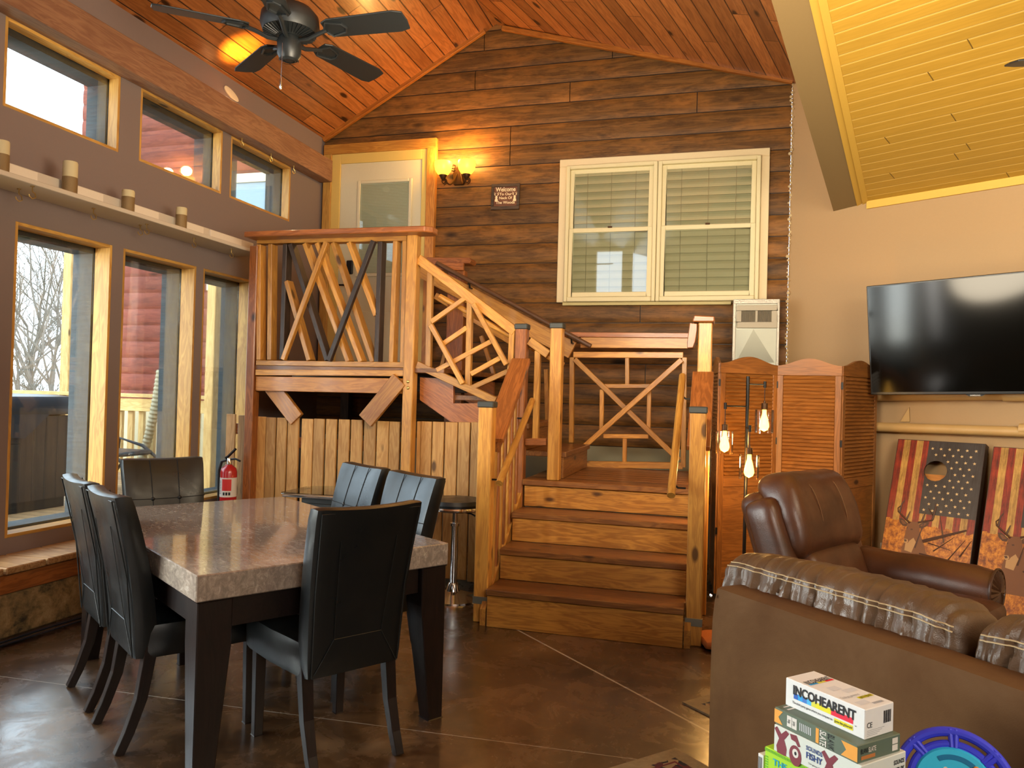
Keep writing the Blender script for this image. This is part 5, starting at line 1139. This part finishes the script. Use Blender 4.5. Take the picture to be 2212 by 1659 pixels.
rects(t, 'pattern_edge', F, m_, lime2); rects(t, 'pattern_edge', F, [(.002, h*.04*i, .010, h*.04*i+h*.022) for i in range(22)], lime2)
face_text(t, F, [('THE CHAMELEON', L*.44, h*.82, h*.14, L*.68, tq, 0, .025)]); rects(t, 'small_print', F, [(L*.1, h*(.58+.04*i), L*.34, h*(.59+.04*i)) for i in range(4)], lime2)
p = at(1646, 1634, dep=1.86); gt = thing('sofa_table', 'dark low table behind the sofa back carrying the stacked games', 'table', tuple(SM @ V((1.0, -.30, 0)))); GM = SM
tl0 = (SM.inverted() @ at(1634, 1650, Z=zt_+.03)); TX = tl0.x
MB().box((TX, -.62, zt_-.035), (2.1, -.06, zt_), GM).build('tabletop', espresso, gt, GM @ frame((1, -.3, 0), (1, 0, 0)), .004)
for x in (TX+.04, 2.04):
    for y in (-.58, -.10): MB().box((x-.025, y-.02, 0), (x+.025, y+.02, zt_-.036), GM).build('leg', espresso, gt, GM @ frame((x, y, .2), (0, 0, 1)), .003)
# toy edge and white card box beside the stack
la = at(1652.5, 1611.5, Z=zz4); wM = Matrix.Translation((la.x, la.y, zt_)) @ frame((0, 0, 0), SE) ; q = wM @ V((-.012, .03, 0))
wb = thing('card_box', 'thin white card box with a barcode edge, left of the game stack', 'box', (q.x, q.y, zt_)); zc_ = at(1645, 1624, dep=dpt(q)).z-zt_
MB().box((-.020, .0, .0005), (-.004, .08, zc_), wM).build('carton', box_white, wb, wM, .001); rects(wb, 'barcode', wM @ Matrix(((1, 0, 0, 0), (0, 0, -1, 0), (0, 1, 0, 0), (0, 0, 0, 1))), [(-.018+.003*i, zc_-.035, -.0165+.003*i, zc_-.006) for i in range(4)], ink)
# round blue electronic game leaning on the sofa back
nrm = (CAM-gc); nrm.z *= .5; nrm.normalize(); nrm = (nrm+V((0, 0, .12))).normalized(); xr2 = V((0, 0, 1)).cross(nrm).normalized(); yr2 = nrm.cross(xr2)
xr3 = (xr2*math.cos(.2)-yr2*math.sin(.2)); yr3 = nrm.cross(xr3)
QM = Matrix(((xr3.x, yr3.x, nrm.x, gc.x), (xr3.y, yr3.y, nrm.y, gc.y), (xr3.z, yr3.z, nrm.z, gc.z), (0, 0, 0, 1)))
qg = link('electronic_game', None, None, QM); tag(qg, 'round blue electronic word game with cyan face leaning beside the game boxes', 'toy')
bl_p = plain('royal_blue_plastic', lin('3a42e0'), .5, 0, 0); cyan = plain('cyan_plastic', lin('30c4ee'), .55, 0, 0); cyd = plain('deep_cyan_plastic', lin('1277a8'), .4)
m = MB()
for r, w_ in ((.106, .010), (.082, .008)): m.tube([QM @ V((r*math.cos(2*PI*i/64), r*math.sin(2*PI*i/64), 0)) for i in range(65)], w_, 10, None, False)
m.build('rim', bl_p, qg)
for k in range(8):
    a = 2*PI*k/8+.25; m = MB()
    for da in (-.05, .05): m.tube([QM @ V((r*math.cos(a+da), r*math.sin(a+da), .004)) for r in (.076, .112)], .0055, 8)
    m.build('grip_spoke', bl_p, qg)
MB().lathe([(.080, -.022), (.082, .004), (.078, .006), (.0005, .006)], QM, 48).build('housing', bl_p, qg); MB().lathe([(.076, .006), (.072, .011), (.0005, .012)], QM, 48).build('face_plate', cyan, qg)
m = MB(); aa = [math.radians(60+75*i/16) for i in range(17)]
for i in range(16): m.add([(.052*math.cos(aa[i]), .052*math.sin(aa[i]), .0126), (.062*math.cos(aa[i]), .062*math.sin(aa[i]), .0126), (.062*math.cos(aa[i+1]), .062*math.sin(aa[i+1]), .0126), (.052*math.cos(aa[i+1]), .052*math.sin(aa[i+1]), .0126)], [(0, 3, 2, 1)], QM)
m.build('slider_slot', cyd, qg); m = MB(); m.sph((.057*math.cos(aa[0]), .057*math.sin(aa[0]), .013), .007, QM, 7); m.build('slider_knob', org, qg)
text('lettering', 'CATCH', QM @ tr(-.008, .024, .0132), .018, lab_w, qg, .04, .03); text('lettering', 'PHRASE', QM @ tr(.022, .011, .0132), .018, lab_w, qg, .045, .03)
m = MB(); m.rbox((.022, .012, .004), .0039, 6, QM @ tr(-.03, -.004, .013)); m.build('button', lgrey, qg)
# ------------------------------------------------------------------ rugs
def rug_mat():
    t = NT('persian_rug'); o = t.obj(); x, y, z = t.sep(o)
    inf = t.n('AttributeNode') if False else None
    dx = t.math('SUBTRACT', .60, t.math('ABSOLUTE', x)); dy = t.math('SUBTRACT', .40, t.math('ABSOLUTE', y)); d = t.math('MINIMUM', dx, dy)
    v = t.vor(o, 26); n = t.noise(o, 30, 3); f = t.sep(v.outputs['Color'])[0]
    pat = t.ramp(f, [(0, lin('1c2030')), (.3, lin('57202c')), (.5, lin('23202a')), (.68, lin('a08c6a')), (.8, lin('4d5a38')), (.9, lin('1c2030'))])
    pat.node.color_ramp.interpolation = 'CONSTANT'
    lin_ = t.mix(t.map(.10, .085, v.outputs['Distance']), pat, c4(lin('bba98a'))) if False else pat
    c = t.mix(t.map(.075, .07, t.math('ADD', d, t.math('MULTIPLY', n, .02))), lin_, c4(lin('9a8a68')))
    c = t.mix(t.math('MULTIPLY', t.map(.095, .09, d), t.map(.08, .085, d)), c, c4(lin('6a2430')))
    t.col(t.mix(t.map(.3, .7, n, 0, .35), c, c4(lin('3a3226')))); t.set(Roughness=.95); t.bump(n, .5, .004); return t.m
rugm = rug_mat()
def rug(label, cx, cy, ang, ):
    M = tr(cx, cy, 0) @ rz(ang); r = MB().box((-.60, -.40, .0005), (.60, .40, .009), M).build('rug', rugm, None, M); tag(r, label, 'rug')
    return r
c_ = V((-.191, 3.70, 0)); d1 = V((.128, -.115, 0)).normalized(); d2 = V((.121, .119, 0)).normalized(); q = c_+d1*.6+d2*.4; rug('small patterned rug with beige border, its corner showing left of the sofa back', q.x, q.y, math.atan2(d1.y, d1.x))
c_ = V((-.173, 3.192, 0)); d1 = V((-.209, -.23, 0)).normalized(); d2 = V((-d1.y, d1.x, 0)); q = c_+d1*.6+d2*.4; rug('patterned rug with beige border at the bottom frame edge nearest the camera', q.x, q.y, math.atan2(d1.y, d1.x))
# ------------------------------------------------------------------ outside: porch, hot tub, red cabin, trees
out = struct(boxp('trim_20', (-40, -12, -.6), (-4.3, 40, -.5), ground_m, bev=0))
ob = thing('porch_deck', 'outdoor porch deck of grey-brown boards beyond the windows', 'deck', (-6, 4, 0))
dm = planks('porch_boards', lin('a08560'), lin('7d6446'), .14, 4, .7, .1, lin('2a2018'), .05, .15, 0); MB().box((-9.2, -2, .24), (-4.42, 8.6, .33)).build('decking', dm, ob, frame((-6, 4, .33), (1, 0, 0)))
for x in (-9, -6.7, -4.7):
    for y in (-1.5, 3.5, 8.3): boxp('support', (x-.06, y-.06, -.5), (x+.06, y+.06, .239), dark_post, ob)
pr_ = thing('porch_railing', 'porch railing of pale pine balusters under a rounded top rail', 'railing', (-6.3, 7.2, .33))
boxp('top_rail', (-9.0, 7.13, 1.275), (-4.5, 7.27, 1.315), out_pine, pr_); boxp('sub_rail', (-9.0, 7.15, 1.12), (-4.5, 7.19, 1.26), out_pine, pr_); boxp('bottom_rail', (-9, 7.16, .42), (-4.5, 7.2, .5), out_pine, pr_)
for k in range(30): boxp('baluster', (-8.9+k*.147, 7.195, .50), (-8.9+k*.147+.07, 7.235, 1.119), out_pine, pr_)
def ppost(label, px, y, mat=out_pine, w=.11, z1=4.6): p = at(px, 700, Y=y); return tag(boxp('porch_post', (p.x-w/2, y-w/2, .331), (p.x+w/2, y+w/2, z1), mat, None, .006), label, 'post')
ppost('pine porch post at the railing seen through the nearest tall window', 150, 7.33, out_pine, .12, 3.5); ppost('pine porch post seen through the farthest tall window', 462, 6.6, out_pine, .10); ppost('dark porch post right beside the pine post in the farthest tall window', 488, 6.75, dark_post, .09)
cab = thing('log_cabin', 'red stained log cabin wall with a white window standing across the porch', 'building', (-7, 9.4, -.5)); cxl = at(168, 600, Y=9).x
m = MB(); z = -.5
while z < 6.5:
    pf = [(-(1-abs((i/6-.5)*2)**4)*.014, z+i/6*.226) for i in range(7)]; vs = [(x, 9.0+y, zz) for x in (cxl, -4.0) for y, zz in pf]; m.add(vs, [(i, i+1, i+8, i+7) for i in range(6)], None, True); z += .23
m.box((cxl, 9.001, -.5), (-4.0, 9.2, 6.5)); m.build('log_wall', redlog, cab, tr(0, 0, 0))
w0, w1 = at(495, 377, Y=8.94), at(590, 480, Y=8.94); fo = MB()
for lo, hi in (((w0.x-.3, w0.z-.12), (w1.x+.4, w0.z)), ((w0.x-.3, w1.z-.9), (w0.x-.22, w0.z-.12)), ((w1.x+.3, w1.z-.9), (w1.x+.4, w0.z-.12)), ((w0.x-.22, w1.z-.9), (w1.x+.3, w1.z-.8))): fo.box((lo[0], 8.93, lo[1]), (hi[0], 8.99, hi[1]))
wf = fo.build('window_frame', white_p, cab, None, .004); boxp('pane', (w0.x-.22, 8.955, w1.z-.8), (w1.x+.3, 8.965, w0.z-.12), plain('cabin_glass', lin('7f9aa8'), .05, 0, 1), wf, 0)
boxp('foundation', (cxl, 8.955, -.5), (-4.0, 8.999, 1.2), plain('cream_boards', lin('cfc3a0'), .7), cab)
ht = thing('hot_tub', 'dark hot tub with sagging vinyl cover and brown slatted side on the porch', 'hot tub', (-6.7, 4.5, .331)); hx0, hx1, hy0, hy1 = -7.75, -5.6, 3.55, 5.5
MB().box((hx0, hy0, .42), (hx1, hy1, 1.13)).build('cabinet', tubside, ht, frame(((hx0+hx1)/2, hy0, .8), (0, 0, 1), z=(1, 0, 0)))
MB().box((hx0+.03, hy0+.03, .331), (hx1-.03, hy1-.03, .42)).build('plinth', rubber, ht)
MB().rbox((1.12, 1.02, .09), .05, (16, 16, 4), tr((hx0+hx1)/2, (hy0+hy1)/2, 1.22), soft(.02, 3)).build('cover', tub, ht)
m = MB(); m.prism([(hx1+.02, hy0, 1.2), (hx1+.02, hy1-.2, 1.2), (hx1+.02, hy1-.5, .95), (hx1+.02, hy0+.6, 1.02), (hx1+.02, hy0, .9)], (.012, 0, 0)); m.build('cover_flap', tub, ht)
pc = thing('porch_chair', 'bent metal porch chair, its curved arm showing left of the far dining chair', 'chair', (-5.0, 6.2, .33))
a_ = at(246, 972, Y=6.2)
for dy in (0, .5): tubeo('frame_tube', [(a_.x-.45, 6.2+dy, .34), (a_.x-.40, 6.2+dy, .85), (a_.x-.1, 6.2+dy, a_.z+.01), (a_.x+.10, 6.2+dy, a_.z-.12), (a_.x+.02, 6.2+dy, .55), (a_.x-.1, 6.2+dy, .34)], .018, dark_post, pc, 8)
MB().rbox((.24, .24, .03), .025, 5, tr(a_.x-.2, 6.45, .72)).build('seat', tub, pc)
h0, h1 = at(285, 1060, Y=7.05), at(347, 800, Y=7.05); m = MB(); pts = []; n = 60
m.tube([h0.lerp(h1, i/n)+V((.05*math.sin(i/n*3), 0, 0)) for i in range(n+1)], [.052 if i % 2 else .043 for i in range(n+1)], 10)
tag(m.build('drain_hose', plain('ribbed_hose', lin('b3a888'), .6)), 'ribbed pale drain hose leaning against the porch railing', 'hose')
def tree(label, x, y, h, sd, spread=.5):
    rg_ = random.Random(sd); m = MB()
    def br(p, d, L, r, lv):
        pts = [p]; q = p.copy(); dd = d.copy()
        for i in range(4): dd = (dd+V((rg_.uniform(-1, 1), rg_.uniform(-1, 1), rg_.uniform(-.3, .5)))*.16).normalized(); q = q+dd*L/4; pts.append(q.copy())
        m.tube(pts, [r*(1-.16*i) for i in range(5)], 3 if lv > 1 else 6, None, False)
        if lv >= 5: return
        for k in range(6 if lv == 0 else 3):
            f = pts[rg_.choice((1, 2, 3, 4)) if lv else rg_.choice((2, 3, 3, 4))]; nd = (dd+V((rg_.uniform(-1, 1), rg_.uniform(-1, 1), rg_.uniform(-.4, .8)))*(spread+.4)).normalized(); br(f, nd, L*rg_.uniform(.55, .75), r*.55, lv+1)
    br(V((x, y, -.5)), V((0, 0, 1)), h*.42, h*.008, 0); o = m.build('bare_tree', twig); return tag(o, label, 'tree', 'bare winter trees beyond the porch')
for i, (px, y, h) in enumerate(((45, 13, 6.5), (85, 15.5, 8), (120, 12.5, 6), (68, 18, 9), (138, 19, 8), (30, 20, 9), (105, 22, 10))):
    p = at(px, 800, Y=y); tree(['slender bare tree with low branches', 'taller bare tree', 'bare tree nearest the porch post', 'distant bare tree', 'distant bare tree beside the porch post', 'distant bare tree near the frame edge', 'farthest bare tree'][i]+' beyond the porch railing', p.x, y, h, 11+i)
m = MB(); rg_ = random.Random(3)
for k in range(900):
    x = rg_.uniform(-26, -9); y = rg_.uniform(13, 24); m.tube([V((x, y, -.5)), V((x+rg_.uniform(-.4, .4), y, rg_.uniform(.2, 1.2))), V((x+rg_.uniform(-.8, .8), y, rg_.uniform(.8, 2.3)))], [.016, .012, .004], 3, None, False)
tag(m.build('undergrowth', twig), 'tangled pale undergrowth beneath the bare trees', 'undergrowth', None, 'stuff')
# ------------------------------------------------------------------ light
w = bpy.data.worlds.new('sky'); S.world = w; w.use_nodes = True; bgn = w.node_tree.nodes['Background']; bgn.inputs[0].default_value = (.76, .88, 1, 1); bgn.inputs[1].default_value = 5.0
def lamp(name, ty, loc, e, col=(1, 1, 1), **k):
    l = bpy.data.lights.new(name, ty); l.energy = e; l.color = col
    for a, v in k.items():
        if a != 'aim': setattr(l, a, v)
    o = bpy.data.objects.new(name, l); COL.objects.link(o); o.location = loc
    if 'aim' in k: o.rotation_euler = (V(k['aim'])-V(loc)).to_track_quat('-Z', 'Y').to_euler()
    return o
lamp('sun', 'SUN', (0, 0, 10), 1.6, (1, .93, .82), angle=.03, aim=(-.22, .75, 10-.62))
WARM = (1, .55, .16)
for i, s in enumerate(SHP): lamp('sconce_light.%d' % i, 'POINT', (s.x, s.y, s.z+.12), 12, WARM, shadow_soft_size=.05)
for i, p in enumerate(LB): lamp('pendant_light.%d' % i, 'POINT', (p.x, p.y-.0, p.z-.10), 6.0, WARM, shadow_soft_size=.04)
lamp('downlight_beam', 'SPOT', at(498, 203, X=XW+.05), 12, (1, .8, .45), spot_size=1.9, spot_blend=.8, shadow_soft_size=.05, aim=(-2.6, at(498, 203, X=XW).y, 2.0))
gp_ = at(520, 106, pl=(V((-2.29, 7, 5.01)), V((-.55, 0, 1)))); lamp('added_ceiling_glow', 'SPOT', (gp_.x+.1, gp_.y-.1, gp_.z-.60), 240, (1, .50, .06), spot_size=.62, spot_blend=1, shadow_soft_size=.04, aim=tuple(gp_))  # added spot with no fixture, makes the yellow glow on the boards
lamp('window_side_light', 'AREA', (-5.1, .9, 1.9), 560, (1, .96, .89), shape='RECTANGLE', size=3.0, size_y=2.2, aim=(-.8, 5.4, 1.4))  # added area light outside the left windows, boosts the sky light
lamp('front_fill', 'AREA', (2.3, -2.2, 3.4), 340, (1, .94, .82), shape='RECTANGLE', size=2.6, size_y=1.6, aim=(-.9, 5.2, .9))  # added fill behind the camera, no such fixture in the room
lamp('right_fill', 'AREA', (2.9, 2.2, 3.3), 45, (1, .84, .60), shape='DISK', size=1.6, aim=(1.2, 5.5, 1.6))  # added warm fill for the television side, not a real fixture
lamp('up_fill', 'AREA', (1.9, 3.3, 1.6), 34, (1, .82, .52), shape='DISK', size=1.2, aim=(1.6, 4.2, 4))  # added upward fill brightening the mustard boards, no lamp stands here
lamp('ceiling_fill', 'AREA', (-.6, 2.6, 2.3), 130, (1, .85, .62), shape='DISK', size=1.4, aim=(-.6, 5.2, 5))  # added upward fill that lifts the dark pine ceiling, no real source
S.view_settings.view_transform = 'Standard'; S.view_settings.look = 'None'; S.view_settings.exposure = .42; S.view_settings.gamma = 1
S.cycles.use_denoising = True; S.cycles.max_bounces = 8; S.cycles.diffuse_bounces = 4; S.cycles.glossy_bounces = 4; S.cycles.transmission_bounces = 6; S.cycles.transparent_max_bounces = 12
S.cycles.sample_clamp_indirect = 6; S.cycles.caustics_reflective = False; S.cycles.caustics_refractive = False
